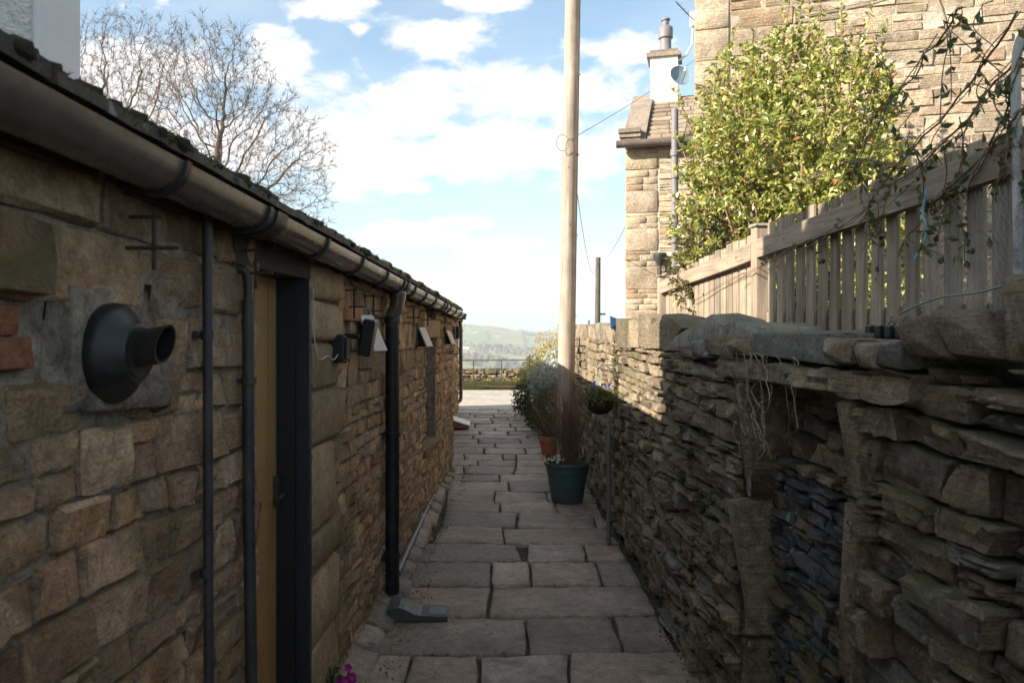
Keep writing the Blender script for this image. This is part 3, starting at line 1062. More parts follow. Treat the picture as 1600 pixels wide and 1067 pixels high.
for r in rows:
    zb = [gp(0, p).y for p in r['b']]
    ztp = [gp(0, p).y for p in r['t']]
    xs_b = [r['l'][0]] + [j[0] for j in r['j']] + [r['r'][0]]
    xs_t = [r['l'][1]] + [j[1] for j in r['j']] + [r['r'][1]]
    L0, L1 = xs_b[0], xs_b[-1]
    for i in range(len(xs_b) - 1):
        def c(px, side):
            s = (px - L0) / (L1 - L0)
            s = min(1, max(0, s))
            yy = zb if side == 'b' else ztp
            y = yy[0] * (1 - s) + yy[1] * s + 0.012 * math.sin(px * .11 + r['b'][0])
            return ((px - 750) / F * y, y)
        g = rng.uniform(.003, .008)
        a, b_, c_, d_ = c(xs_b[i], 'b'), c(xs_b[i + 1], 'b'), c(xs_t[i + 1], 't'), c(xs_t[i], 't')
        q = [(a[0] + g, a[1] + g), (b_[0] - g, b_[1] + g), (c_[0] - g, c_[1] - g), (d_[0] + g, d_[1] - g)]
        if q[1][0] - q[0][0] < 0.05:
            continue
        obj('flagstone', flag(q, rng), M['flag'], path, smooth='all')
        nflag += 1
y = gp(0, 709).y
while y < 15.25:
    dy = rng.uniform(0.28, 0.5)
    y2 = min(y + dy, 15.3)
    if 15.3 - y2 < .2:
        y2 = 15.3
    xl, xr = -0.50, 0.93 + 0.01 * (y - 9)
    xs = [xl]
    while xs[-1] < xr:
        xs.append(xs[-1] + rng.uniform(.3, .85))
    xs[-1] = xr
    if xs[-1] - xs[-2] < .2:
        xs.pop(-2)
    for i in range(len(xs) - 1):
        g = 0.009
        sk = rng.uniform(-.03, .03)
        q = [(xs[i] + g, y + g), (xs[i + 1] - g, y + g + sk * .6), (xs[i + 1] - g, y2 - g), (xs[i] + g, y2 - g)]
        obj('flagstone', flag(q, rng), M['flag'], path, smooth='all')
    y = y2
# nearer flags that run on under the viewer
y = gp(0, 1128).y - 0.004
while y > -1.2:
    y2 = y - rng.uniform(.4, .55)
    xs = [-.80, rng.uniform(-.3, 0), rng.uniform(.2, .6), .98]
    for i in range(3):
        obj('flagstone', flag([(xs[i] + .006, y2 + .006), (xs[i + 1] - .006, y2 + .006), (xs[i + 1] - .006, y - .006), (xs[i] + .006, y - .006)], rng), M['flag'], path, smooth='all')
    y = y2
# small fragments filling the gap near the drain
for (px, py, w, h) in ((736, 948, 40, 18), (752, 922, 24, 8), (788, 920, 34, 6), (704, 946, 40, 20)):
    pass


# ================================================================== LEFT OUTBUILDING
def XL(y):
    return -0.834 + 0.057 * y


def ztop(y):
    return 1.93 - 0.0264 * (y - 1.59)


def map_left(u, v, n):
    """u along the wall (metres down the lane), v 0..1.9 nominal height, n proud of the face"""
    z = v * (ztop(u) - 0.02) / 1.9
    return (XL(u) + n, u + 0.0, z)


Y0, Y1 = 0.35, 9.12
DA, DB = 2.465, 3.02            # doorway
house = thing('stone_outbuilding', (-2.2, 4.7, -0.06), 'long low tan sandstone outbuilding with mossy stone roof, along the left of the lane', 'outbuilding')
mb = MB()
cores = [(-0.3, DA - .01, 0, 1.9), (DA - .01, DB + .01, 1.84, 1.9), (DB + .01, 6.64, 0, 1.9), (6.64, 7.38, 0, .60), (7.38, Y1, 0, 1.9)]
for (a, b, c, d) in cores:
    vv = []
    for (u, n) in ((a, -.35), (b, -.35), (b, -0.004), (a, -0.004)):
        for v in (c, d):
            vv.append(map_left(u, v if v > 0 else -.06, n))
    mb.add(vv, [(0, 1, 3, 2), (2, 3, 5, 4), (4, 5, 7, 6), (6, 7, 1, 0), (1, 7, 5, 3), (0, 2, 4, 6)])
# slit recess back
vv = []
obj('mortar_core', mb, M['mortar'], house)
mb = MB()
vv = [map_left(6.6, .55, -.20), map_left(7.42, .55, -.20), map_left(7.42, 1.9, -.20), map_left(6.6, 1.9, -.20)]
mb.add(vv, [(0, 1, 2, 3)])
obj('recess_back', mb, M['dark_wood'], house)
mb = MB()
mb.box(-3.8, -1.19, -0.3, Y1 - .02, -.06, 1.8)
mb.box(-3.8, -3.4, -0.3, Y1 - .02, 1.8, 2.85)
obj('inner_mass', mb, M['mortar'], house)
# gable end facing the drive
mb = MB()
mb.add([(XL(Y1), Y1, -.06), (-3.8, Y1, -.06), (-3.8, Y1, 2.9), (XL(Y1), Y1, ztop(Y1) + .02)], [(0, 1, 2, 3)])
obj('end_wall', mb, M['mortar'], house)

def lz_(z, y):
    return z * 1.9 / (ztop(y) - .02)


rng = random.Random(33)
quads = []


def h_near(v, r):
    if v < 0.9:
        return r.uniform(.055, .105)
    if v < 1.42:
        return r.uniform(.07, .125)
    return r.uniform(.12, .20)


def w_near(u, v, h, r):
    return r.uniform(.10, .26) if v < 1.4 else r.uniform(.2, .40)


quads += make_courses(Y0, DA, 0, 1.9, h_near, w_near, rng, wob=.020, split=.18, seed=1, slant=.12, gap=.007)
quads += make_courses(DB + .50, 6.64, 0, 1.9, lambda v, r: r.uniform(.055, .105) if v < 1.3 else r.uniform(.10, .2), lambda u, v, h, r: r.uniform(.10, .26) if v < 1.3 else r.uniform(.16, .3), rng, wob=.014, split=.10, seed=4, slant=.10, gap=.008)
quads += make_courses(6.64, 7.38, 0, .60, lambda v, r: r.uniform(.06, .10), lambda u, v, h, r: r.uniform(.10, .26), rng, wob=.010, split=.1, seed=5, gap=.009)
quads += make_courses(7.38, Y1, 0, 1.9, lambda v, r: r.uniform(.06, .12), lambda u, v, h, r: r.uniform(.10, .28), rng, wob=.014, split=.1, seed=6, gap=.009)


def left_matf(q, r):
    y, z = q[0][0], q[0][1]
    return M['tan_stone']


# the flue stands on a mortar patch: leave that area free of blocks
FL_Y, FL_Z = 1.572, 1.545
keep = []
for q in quads:
    cy = sum(p[0] for p in q) / 4; cz = sum(p[1] for p in q) / 4 * (ztop(cy) - .02) / 1.9
    if 1.40 < cy < 1.76 and 1.43 < cz < 1.68:
        continue
    if cy < 1.40 and 1.525 < cz < 1.665:
        continue
    keep.append(q)
lay_stones(house, keep, map_left, M['tan_stone'], rng, d=(0.001, 0.014), b=(0.005, 0.012), rough=0.6, limit=285, matf=left_matf, relief=.005, nu=5)
for (ya_, za_) in ((.68, 1.53), (.90, 1.53), (1.12, 1.53), (.78, 1.588), (1.005, 1.588), (.90, 1.646), (1.12, 1.646)):
    yb2 = min(ya_ + .215, 1.345)
    if ya_ == 1.005:
        yb2 = 1.30
    v, f = stone_piece([(ya_, lz_(za_, ya_)), (yb2, lz_(za_, ya_)), (yb2, lz_(za_ + .052, ya_)), (ya_, lz_(za_ + .052, ya_))], .010, .004, rng, map_left, rough=.4, relief=.002, nu=5, edge=.003)
    obj('brick', (v, f), M['brick'], house, smooth=50)
# mortar patch
mb = MB()
v, f = stone_piece([(1.37, 1.43), (1.79, 1.41), (1.77, 1.69), (1.39, 1.70)], .004, .006, random.Random(2), map_left, rough=.6, depth=.02, nu=9, nv=7, edge=.016, relief=.006)
mb.add(v, f)
v, f = stone_piece([(1.44, 1.45), (1.72, 1.45), (1.72, 1.66), (1.44, 1.66)], .012, .004, random.Random(3), map_left, rough=.1, depth=.02, nu=6, nv=5, edge=.003, relief=.003)
obj('mortar_patch', mb, M['mortar'], house, smooth='all')
obj('mortar_patch', (v, f), M['mortar'], house, smooth='all')
# quoins beside the door
rng = random.Random(4)
zz = 0
for hgt in (.34, .30, .17, .33, .22, .20, .17, .17):
    z2 = min(zz + hgt, 1.9)
    w = rng.choice([.46, .50, .40]) if hgt > .25 else .5
    v, f = stone_piece([(DB + .01, zz + .006), (DB + w, zz + .006), (DB + w, z2 - .006), (DB + .01, z2 - .006)], rng.uniform(.016, .028), .018, rng, map_left, rough=.35, depth=.13)
    obj('quoin', (v, f), M['quoin_stone'], house, smooth='all')
    if w < .49:
        v, f = stone_piece([(DB + w + .008, zz + .006), (DB + .50, zz + .006), (DB + .50, z2 - .006), (DB + w + .008, z2 - .006)], .01, .012, rng, map_left, rough=.6)
        obj('stone', (v, f), M['tan_stone'], house, smooth='all')
    zz = z2
# lintel, far reveal, door
DT = 1.775


def lz(z, y):                     # real z -> nominal v
    return z * 1.9 / (ztop(y) - .02)


mb = MB()
vv = []
for (u, n) in ((DA - .22, -.2), (DB + .06, -.2), (DB + .06, .014), (DA - .22, .014)):
    for z in (DT, DT + .10):
        vv.append((XL(u) + n, u, z))
mb.add(vv, [(0, 1, 3, 2), (2, 3, 5, 4), (4, 5, 7, 6), (6, 7, 1, 0), (1, 7, 5, 3), (0, 2, 4, 6)])
obj('door_lintel', mb, M['dark_wood'], house)


def box_left(mb, u0, u1, n0, n1, z0, z1):
    vv = []
    for (u, n) in ((u0, n0), (u1, n0), (u1, n1), (u0, n1)):
        for z in (z0, z1):
            vv.append((XL(u) + n, u, z))
    mb.add(vv, [(0, 1, 3, 2), (2, 3, 5, 4), (4, 5, 7, 6), (6, 7, 1, 0), (1, 7, 5, 3), (0, 2, 4, 6)])


mb = MB(); box_left(mb, DA, DB, -.20, -.100, 0, DT - .002)
door = obj('door', mb, M['yellow_paint'], house)
for k in range(1, 4):
    mb = MB(); box_left(mb, DA + .14 * k - .003, DA + .14 * k + .003, -.101, -.096, 0.02, DT - .02)
    obj('board_bead', mb, M['yellow_paint'], door)
mb = MB(); box_left(mb, DB - .075, DB - .045, -.102, -.085, .93, 1.04)
mb.tube([(XL(DB - .06) - .09, DB - .06, .97), (XL(DB - .06) - .065, DB - .06, .97), (XL(DB - .06) - .065, DB - .13, .97)], .008, 8)
obj('handle', mb, M['rust_iron'], door, smooth=True)
mb = MB()
box_left(mb, DB - .035, DB + .006, -.2, -.03, 0, DT - .003)
obj('door_frame', mb, M['near_black'], house)
mb = MB()
box_left(mb, DB - .022, DB + .012, -.029, .020, 0, DT - .004)
obj('door_frame_edge', mb, M['navy_paint'], house)
mb = MB(); box_left(mb, DA - .012, DA + .006, -.35, -.01, 0, DT - .003)
obj('near_reveal', mb, M['mortar'], house)
mb = MB(); box_left(mb, DA + .002, DB, -.13, .02, -.03, .035)
obj('door_step', mb, M['quoin_stone'], house)
# slit window sill and lintel
v, f = stone_piece([(6.5, .545), (7.5, .545), (7.5, .615), (6.5, .615)], .03, .01, random.Random(1), map_left, rough=.3, depth=.2)
obj('sill', (v, f), M['quoin_stone'], house, smooth='all')
v, f = stone_piece([(6.5, 1.60), (7.5, 1.60), (7.5, 1.78), (6.5, 1.78)], .02, .01, random.Random(1), map_left, rough=.3, depth=.2)
obj('lintel', (v, f), M['quoin_stone'], house, smooth='all')
mb = MB(); box_left(mb, 6.645, 7.375, -.19, -.002, 1.585, 1.60)
for u in (6.64, 7.372):
    box_left(mb, u, u + .008, -.2, -.003, .6, 1.6)
obj('window_reveal', mb, M['mortar'], house)

# haunch of rubble at the wall foot
rng = random.Random(12)
y = 1.6
while y < 9.0:
    l = rng.uniform(.22, .42)
    w = float(np.interp(y, [1.6, 3.2, 4.9, 7.0, 9], [.18, .13, .13, .09, .06]))
    xa = XL(y + l / 2)
    q = [(xa - .01, y + .008), (xa + w + rng.uniform(-.02, .02), y + .008), (xa + w + rng.uniform(-.02, .02), y + l - .008), (xa - .01, y + l - .008)]

    def mp(u, v, n, xa=xa, w=w):
        return (u, v, .012 + n + max(0, (xa + w - u)) * .45)
    vv, f = stone_piece(q, 0, .016, rng, mp, rough=.9, depth=.07)
    obj('footing_stone', (vv, f), M['flag'], path, smooth='all')
    y += l

# roof: slates along the eaves as pieces, the rest joined
PITCH = math.tan(R(20))


def roof_pt(dx, y, up=0.0):
    """dx metres up the roof from the eaves edge (towards -x)"""
    return (XL(y) + .085 - dx, y, ztop(y) + .016 + dx * PITCH + up)


mb = MB()
ya, yb = -.35, Y1 + .08
v = [roof_pt(0.05, ya, -.02), roof_pt(0.05, yb, -.02), roof_pt(3.3, yb, -.02), roof_pt(3.3, ya, -.02), roof_pt(0.05, ya, -.05), roof_pt(0.05, yb, -.05), roof_pt(3.3, yb, -.05), roof_pt(3.3, ya, -.05)]
mb.add(v, [(0, 3, 2, 1), (4, 5, 6, 7), (0, 1, 5, 4), (1, 2, 6, 5), (2, 3, 7, 6), (3, 0, 4, 7)])
roof = obj('roof', mb, M['dark_wood'], house)
rng = random.Random(14)


def slate_piece(dx0, dx1, y0, y1, lift, th, rng):
    v = []
    n = 4
    for j, dx in enumerate((dx0, dx1)):
        for i in range(n):
            y = y0 + (y1 - y0) * i / (n - 1)
            e = rng.uniform(-.012, .012) if j == 0 else 0
            v.append(roof_pt(dx + e, y + (rng.uniform(-.004, .004) if 0 < i < n - 1 else 0), lift * (1 if j == 0 else .25) + th + rng.uniform(-.003, .003)))
    for j, dx in enumerate((dx0, dx1)):
        for i in range(n):
            p = v[j * n + i]
            v.append((p[0], p[1], p[2] - th))
    f = []
    for i in range(n - 1):
        f.append((i, i + n, i + n + 1, i + 1))
        f.append((i + 2 * n, i + 1 + 2 * n, i + n + 1 + 2 * n, i + n + 2 * n))
        f.append((i, i + 1, i + 1 + 2 * n, i + 2 * n))
        f.append((i + n, i + 3 * n, i + 1 + 3 * n, i + 1 + n))
    f.append((0, 2 * n, 3 * n, n))
    f.append((n - 1, 2 * n - 1, 4 * n - 1, 3 * n - 1))
    return v, f


rest = MB()
for row in range(11):
    y = ya + rng.uniform(0, .2)
    while y < yb:
        w = rng.uniform(.22, .42)
        y2 = min(y + w, yb)
        if y2 - y > .06:
            th = rng.uniform(.018, .03)
            v, f = slate_piece(row * .30 - .02, row * .30 + .40, y + .004, y2 - .004, .028, th, rng)
            if row < 2 and y > .6:
                obj('roof_slate', (v, f), M['slate'], roof)
            else:
                rest.add(v, f)
        y = y2
obj('roof_slate_courses', rest, M['slate'], roof, kind='stuff')
# moss and dry tufts along the eaves
mb = MB()
rng = random.Random(15)
for k in range(1500):
    y = .9 + (Y1 - .9) * rng.random() ** 1.3
    cl = mnoise.noise(Vector((y * 2.2, 3, 0)))
    if cl < -.25:
        continue
    dx = rng.choice([rng.uniform(-.01, .05), rng.uniform(.28, .36), rng.uniform(0, .5)])
    p = roof_pt(dx, y, .045)
    s = rng.uniform(.006, .022) * (1.5 if rng.random() < .25 else 1)
    v, f = boulder(p[0], p[1], p[2], s * 1.2, s * 1.4, s * .8, rng, flat=.1, n=1)
    mb.add(v, f)
moss_m = stone_mat('roof_moss', [(0, (0.06, 0.05, 0.022)), (1, (0.10, 0.085, 0.035))], dark=.6, bump=1.0, scale=3)
obj('moss', mb, moss_m, roof, kind='stuff', smooth='all')
mb = MB()
for k in range(9000):
    y = rng.uniform(.9, Y1)
    if mnoise.noise(Vector((y * 2.2, 3, 0))) < -.1:
        continue
    p = Vector(roof_pt(rng.choice([rng.uniform(-.02, .04), rng.uniform(.25, .36)]), y, rng.uniform(.03, .055)))
    d = Vector((rng.uniform(-.3, 1), rng.uniform(-1, 1), rng.uniform(.1, 1))).normalized() * rng.uniform(.012, .03)
    s = d.cross(Vector((rng.random(), rng.random(), rng.random()))).normalized() * .0022
    mb.add([p - s, p + s, p + d], [(0, 1, 2)])
obj('moss_blades', mb, M['moss'], roof, kind='stuff')
# small flue poking through the roof
p = (-1.855, 5.0, 2.32)
mb = MB(); mb.tube([(p[0], p[1], p[2] - .05), (p[0], p[1], p[2] + .47)], .018, 14)
mb.tube([(p[0], p[1], p[2] + .47), (p[0], p[1], p[2] + .50)], .023, 14)
t = obj('roof_vent', mb, M['steel'], smooth=True)
tag(t, 'short metal vent pipe standing on the mossy outbuilding roof', 'vent pipe')

# ---- gutter
GC = .092
gut = thing('gutter', (XL(4.8) + GC, 4.8, ztop(4.8)), 'long brown half round gutter under the mossy eaves of the outbuilding', 'gutter')
GR = .060


def gpt(y, a, r):
    return (XL(y) + GC + math.cos(a) * r, y, ztop(y) - .002 + math.sin(a) * r)


def gutter_len(y0, y1, ro, ri, cap=False, n=14):
    mb = MB()
    ys = [y0 + (y1 - y0) * k / 3 for k in range(4)]
    v = []
    for y in ys:
        for k in range(n + 1):
            v.append(gpt(y, math.pi + math.pi * k / n, ro))
        for k in range(n, -1, -1):
            v.append(gpt(y, math.pi + math.pi * k / n, ri))
    m = 2 * (n + 1)
    f = []
    for j in range(len(ys) - 1):
        for k in range(m):
            k2 = (k + 1) % m
            f.append((j * m + k, j * m + k2, (j + 1) * m + k2, (j + 1) * m + k))
    f.append(tuple(range(m)))
    f.append(tuple(range((len(ys) - 1) * m, len(ys) * m))[::-1])
    if cap:
        f.append(tuple((len(ys) - 1) * m + k for k in range(n + 1)))
    mb.add(v, f)
    return mb


joints = [-.3, 2.22, 4.66, 7.0, 9.2]
for a, b in zip(joints[:-1], joints[1:]):
    obj('gutter_length', gutter_len(a + .002, b - .002, GR, GR - .004, cap=(b > 9)), M['gutter'], gut, smooth=40)
for y in (2.22, 4.66, 7.0):
    obj('gutter_union', gutter_len(y - .045, y + .045, GR + .008, GR + .001), M['black_plastic'], gut, smooth=40)
obj('end_cap', gutter_len(9.17, 9.215, GR + .005, .001, cap=True), M['black_plastic'], gut, smooth=40)
for y in (.95, 1.60, 2.12, 2.75, 3.35, 3.95, 4.5, 4.95, 5.5, 6.1, 6.75, 7.3, 7.9, 8.5, 9.0):
    mbk = gutter_len(y - .011, y + .011, GR + .009, GR + .001)
    mbk.box(XL(y) - .004, XL(y) + GC - GR + .004, y - .0105, y + .0105, ztop(y) - .055, ztop(y) + .002)
    obj('gutter_bracket', mbk, M['black_plastic'], gut, smooth=40)
mb = MB()
for s in range(20):
    y = .3 + s * .44
    mb.box(XL(y + .22) + .0, XL(y + .22) + .028, y + .002, y + .438, ztop(y + .22) - .055 - .002 * (s % 2), ztop(y + .22) + .012 - .002 * (s % 2))
obj('fascia_board', mb, M['dark_wood'], house)


# ---- iron hangers on the wall
def hanger(y, z, hgt, arm, label):
    x = XL(y)
    t = thing('iron_hanger', (x, y, z), label, 'iron bracket', 'old iron hangers on the outbuilding wall')
    mb = MB(); mb.tube([(x + arm * .8, y, z - hgt / 2), (x + arm * .8, y, z + hgt / 2)], .0052, 6)
    obj('upright', mb, M['rust_iron'], t)
    mb = MB(); mb.tube([(x - .02, y, z + hgt * .42), (x + arm, y, z + hgt * .42)], .0045, 6)
    obj('top_arm', mb, M['rust_iron'], t)
    mb = MB(); mb.tube([(x - .02, y - .002, z - hgt * .12), (x + arm * 1.5, y - .002, z - hgt * .12)], .0045, 6)
    obj('cross_arm', mb, M['rust_iron'], t)


hanger(1.66, 1.775, .12, .075, 'rusty iron hanger above the flue, just right of the nearest gutter bracket')
hanger(2.30, 1.765, .12, .07, 'rusty iron hanger over the bent black pipe by the door lintel')
hanger(3.62, 1.70, .14, .07, 'iron hanger cross on the wall above the black box light')
hanger(4.08, 1.69, .14, .07, 'iron hanger cross between the wedge light and the large downpipe')
hanger(5.55, 1.67, .14, .07, 'iron hanger cross just beyond the large downpipe')
hanger(6.35, 1.66, .14, .07, 'iron hanger cross above the middle wedge light')
hanger(7.7, 1.64, .14, .07, 'farthest iron hanger cross, above the farthest wedge light')

# ---- flue vent
t = thing('flue_vent', (XL(FL_Y), FL_Y, FL_Z - .1), 'black boiler flue with rubber collar and angled spout on the near left wall', 'flue')
ang = math.atan(0.057)
Mw = Matrix.Translation((XL(FL_Y) + .024, FL_Y, FL_Z)) @ Matrix.Rotation(-ang, 4, 'Z') @ Matrix.Rotation(R(90), 4, 'Y')
mb = MB()
mb.lathe([(.096, -.03), (.100, .002), (.097, .012), (.088, .022), (.072, .034), (.062, .044), (.058, .050), (.048, .051), (.047, .04)], 36, Mw)
obj('collar', mb, M['black_plastic'], t, smooth=50)
dirn = Vector((.80, -.10, -.05)).normalized()
c0 = Vector((XL(FL_Y) + .03, FL_Y - .0, FL_Z + .004))
mb = MB()
mb.tube([c0, c0 + dirn * .045], .046, 28)
mb.tube([c0 + dirn * .042, c0 + dirn * .052], .050, 28)
obj('pipe', mb, M['black_plastic'], t, smooth=50)
mb = MB()
d2 = Vector((.85, -.12, .16)).normalized()
c1 = c0 + dirn * .035 + Vector((0, 0, .004))
n = 28
v = []
a1 = Vector((0, 1, 0)); a1 = (a1 - d2 * a1.dot(d2)).normalized(); b1 = d2.cross(a1)
for (rr, ln, slope) in ((.036, 0, 0), (.036, .066, .45), (.031, .065, .45), (.031, .0, 0)):
    for k in range(n):
        w = 2 * math.pi * k / n
        off = a1 * math.cos(w) * rr + b1 * math.sin(w) * rr
        v.append(c1 + off + d2 * (ln + slope * off.z))
f = []
for j in range(3):
    for k in range(n):
        k2 = (k + 1) % n
        f.append((j * n + k, j * n + k2, (j + 1) * n + k2, (j + 1) * n + k))
f.append(tuple(3 * n + k for k in range(n)))
mb.add(v, f)
obj('spout', mb, M['black_plastic'], t, smooth=50)


# ---- pipes on the left wall
def wall_pipe(name, label, y, off, pts, r, mat, clips, cr=None, cat='pipe'):
    t = thing(name, (XL(y) + off, y, 0), label, cat)
    mb = MB(); mb.tube(pts, r, 16)
    obj('pipe', mb, mat, t, smooth=50)
    for z in clips:
        mb = MB()
        x = XL(y) + off
        mb.lathe([(r * 1.02, -.012), (r * 1.28, -.012), (r * 1.28, .012), (r * 1.02, .012)], 18, Matrix.Translation((x, y, z)))
        mb.box(XL(y) - .01, x - r, y - .008, y + .008, z - .008, z + .008)
        mb.lathe([(.001, -.006), (.011, -.006), (.011, .006), (.001, .006)], 10, Matrix.Translation((XL(y) + .012, y - r * 1.5, z)) @ Matrix.Rotation(R(90), 4, 'X'))
        obj('pipe_clip', mb, mat, t, smooth=50)
    return t


y = 2.0
wall_pipe('overflow_pipe', 'thin straight black pipe from the gutter to the ground left of the door', y, .035, [(XL(y) + .035, y, ztop(y) - .03), (XL(y) + .035, y + .01, .9), (XL(y) + .035, y + .02, 0)], .0125, M['dark_pipe'], (1.575, .98, .35))
y = 2.30
cv = [(XL(y) - .02, y - .01, 1.76), (XL(y) + .012, y - .004, 1.763), (XL(y) + .03, y, 1.745), (XL(y) + .033, y, 1.70), (XL(y) + .033, y, 1.665)]
t = wall_pipe('bent_pipe', 'black pipe with a curved elbow turning into the wall beside the door lintel', y, .033, catmull(cv, 5), .0125, M['dark_pipe'], ())
mb = MB(); mb.tube([(XL(y) + .033, y, 1.675), (XL(y) + .035, y, 1.1), (XL(y) + .04, y + .01, .6), (XL(y) + .036, y + .02, 0)], .0175, 16)
obj('lower_pipe', mb, M['dark_pipe'], t, smooth=50)
for z in (1.44, .5):
    mb = MB(); mb.lathe([(.018, -.010), (.023, -.010), (.023, .010), (.018, .010)], 18, Matrix.Translation((XL(y) + .035, y, z)))
    mb.box(XL(y) - .01, XL(y) + .02, y - .006, y + .006, z - .006, z + .006)
    obj('pipe_clip', mb, M['dark_pipe'], t, smooth=50)

# large downpipe with swan neck
y = 4.62
xw = XL(y)
t = thing('downpipe', (xw + .065, y, 0), 'large black downpipe with swan neck from the brown gutter to the flags', 'downpipe')
cv = catmull([(xw + GC, y, ztop(y) - .05), (xw + GC, y, ztop(y) - .11), (xw + .085, y, ztop(y) - .15), (xw + .062, y, ztop(y) - .20), (xw + .062, y, ztop(y) - .26)], 6)
mb = MB(); mb.tube(cv, .041, 20)
obj('swan_neck', mb, M['gutter'], t, smooth=50)
mb = MB(); mb.lathe([(.040, 0), (.047, 0), (.049, .03), (.049, .045), (.047, .05)], 24, Matrix.Translation((xw + GC, y, ztop(y) - .105)))
obj('outlet', mb, M['gutter'], t, smooth=50)
mb = MB()
x = xw + .062
mb.lathe([(.041, .03), (.041, ztop(y) - .24), (.048, ztop(y) - .24), (.048, ztop(y) - .205), (.042, ztop(y) - .20)], 26, Matrix.Translation((x, y, 0)))
obj('pipe', mb, M['black_plastic'], t, smooth=50)
for z in (1.50, .97, .27):
    mb = MB()
    mb.lathe([(.041, -.013), (.0465, -.013), (.0465, .013), (.041, .013)], 26, Matrix.Translation((x, y, z)))
    mb.box(xw - .01, xw + .03, y - .075, y - .055, z - .012, z + .012)
    mb.box(xw + .01, xw + .03, y - .07, y + .07, z - .010, z + .010)
    obj('pipe_clip', mb, M['black_plastic'], t, smooth=50)
mb = MB(); mb.lathe([(.10, -.02), (.085, .01), (.06, .035), (.043, .05)], 22, Matrix.Translation((x, y, 0)))
obj('pipe_shoe', mb, M['dark_pipe'], t, smooth=50)


# ---- lights
def local_left(y, z):
    """frame: x' outwards from the wall, y' along the lane, origin on the wall face"""
    return Matrix.Translation((XL(y) + .02, y, z)) @ Matrix.Rotation(-ang, 4, 'Z')


def wedge_light(y, z, s, label):
    t = thing('wedge_light', (XL(y) + .02, y, z), label, 'wall light', 'folded metal wedge lights on the outbuilding wall')
    W = local_left(y, z) @ Matrix.Translation((.015, 0, 0)) @ Matrix.Rotation(R(-22), 4, 'Z')
    # folded cover: sloping metal front plate over dark cheeks, pivoting off a pale back plate
    h, d, w = .155 * s, .085 * s, .105 * s
    mb = MB()
    mb.poly_prism([W @ Vector(p) for p in ((.008, -w / 2, h), (.018, -w / 2, h + .004), (d + .01, -w / 2, 0), (d, -w / 2, -.004))], W.to_3x3() @ Vector((0, w, 0)))
    obj('front_plate', mb, M['steel'], t)
    mb = MB()
    mb.poly_prism([W @ Vector(p) for p in ((.006, -w / 2 + .004, h - .006), (d - .002, -w / 2 + .004, -.002), (.006, -w / 2 + .004, -.002))], W.to_3x3() @ Vector((0, .006, 0)))
    obj('side_cheek', mb, M['black_plastic'], t)
    mb = MB()
    mb.poly_prism([W @ Vector(p) for p in ((.006, w / 2 - .01, h - .006), (d - .002, w / 2 - .01, -.002), (.006, w / 2 - .01, -.002))], W.to_3x3() @ Vector((0, .006, 0)))
    obj('side_cheek', mb, M['black_plastic'], t)
    mb = MB(); mb.bbox(-.02, .009, -w * .45, w * .45, -.004, h + .035, .004, W)
    obj('back_plate', mb, M['mortar'], t)
    return t


wedge_light(3.93, 1.475, 1.1, 'nearest folded metal wedge light, beside the black box light')
wedge_light(6.05, 1.44, .9, 'middle folded metal wedge light, between the large downpipe and the slit window')
wedge_light(8.1, 1.41, .85, 'farthest folded metal wedge light, beyond the slit window')
# black box light tilted beside the near wedge light
y, z = 3.60, 1.47
t = thing('box_light', (XL(y), y, z), 'black box light hanging tilted from a dark bracket, beside the nearest wedge light', 'wall light')
W = local_left(y, z) @ Matrix.Translation((.085, 0.02, -.01)) @ Matrix.Rotation(R(10), 4, 'Y')
mb = MB(); mb.bbox(-.028, .028, -.04, .04, 0, .165, .006, W)
obj('housing', mb, M['black_plastic'], t)
mb = MB(); mb.bbox(-.024, .024, -.036, .036, .1655, .169, .001, W)
obj('solar_top', mb, plain_mat('pale_blue_glass', (0.30, 0.42, 0.52), .15, var=.05), t)
W2 = local_left(y, z)
mb = MB(); mb.tube([W2 @ Vector((-.02, 0, .08)), W2 @ Vector((.06, .01, .08))], .012, 8)
obj('arm', mb, M['black_plastic'], t)
# junction box with cable
y, z = 3.42, 1.50
t = thing('junction_box', (XL(y), y, z), 'small black junction box on the quoins with a pale cable looping from it', 'junction box')
W = local_left(y, z) @ Matrix.Rotation(R(-8), 4, 'X')
mb = MB(); mb.bbox(-.02, .045, -.045, .045, -.06, .055, .008, W); mb.bbox(.045, .056, -.035, .035, -.048, .045, .004, W)
obj('box', mb, M['black_plastic'], t)
mb = MB(); mb.tube(catmull([W @ Vector((.02, -.04, -.03)), W @ Vector((.02, -.12, -.06)), W @ Vector((.02, -.22, -.055)), (XL(3.08) + .035, 3.08, 1.47), (XL(3.03) + .03, 3.03, 1.56), (XL(3.03) + .025, 3.03, 1.74)], 6), .0028, 6)
obj('cable', mb, M['pale_cable'], t)
# orange brick end above the lights is a piece of the wall
v, f = stone_piece([(3.60, 1.66), (3.95, 1.66), (3.95, 1.735), (3.60, 1.735)], .034, .006, random.Random(6), map_left, rough=.2, depth=.06)
obj('brick', (v, f), stone_mat('orange_brick', [(0, (0.42, 0.19, 0.08)), (1, (0.40, 0.18, 0.08))], dark=.3, bump=.5), house, smooth='all')
# hook with tiny hanging pot at far end
t = thing('wall_hook_planter', (XL(8.35), 8.35, 1.30), 'tiny green plant on a thin wire shelf under the farthest wedge light', 'hanging plant')
mb = MB()
x = XL(8.35)
mb.tube([(x, 8.35, 1.30), (x + .16, 8.33, 1.295)], .004, 6); mb.tube([(x, 8.35, 1.22), (x + .12, 8.34, 1.295)], .003, 6)
mb.tube([(x + .04 + .05 * math.cos(a), 8.34 + .05 * math.sin(a), 1.30) for a in np.linspace(0, 6.28, 13)], .003, 5)
obj('bracket', mb, M['rust_iron'], t)

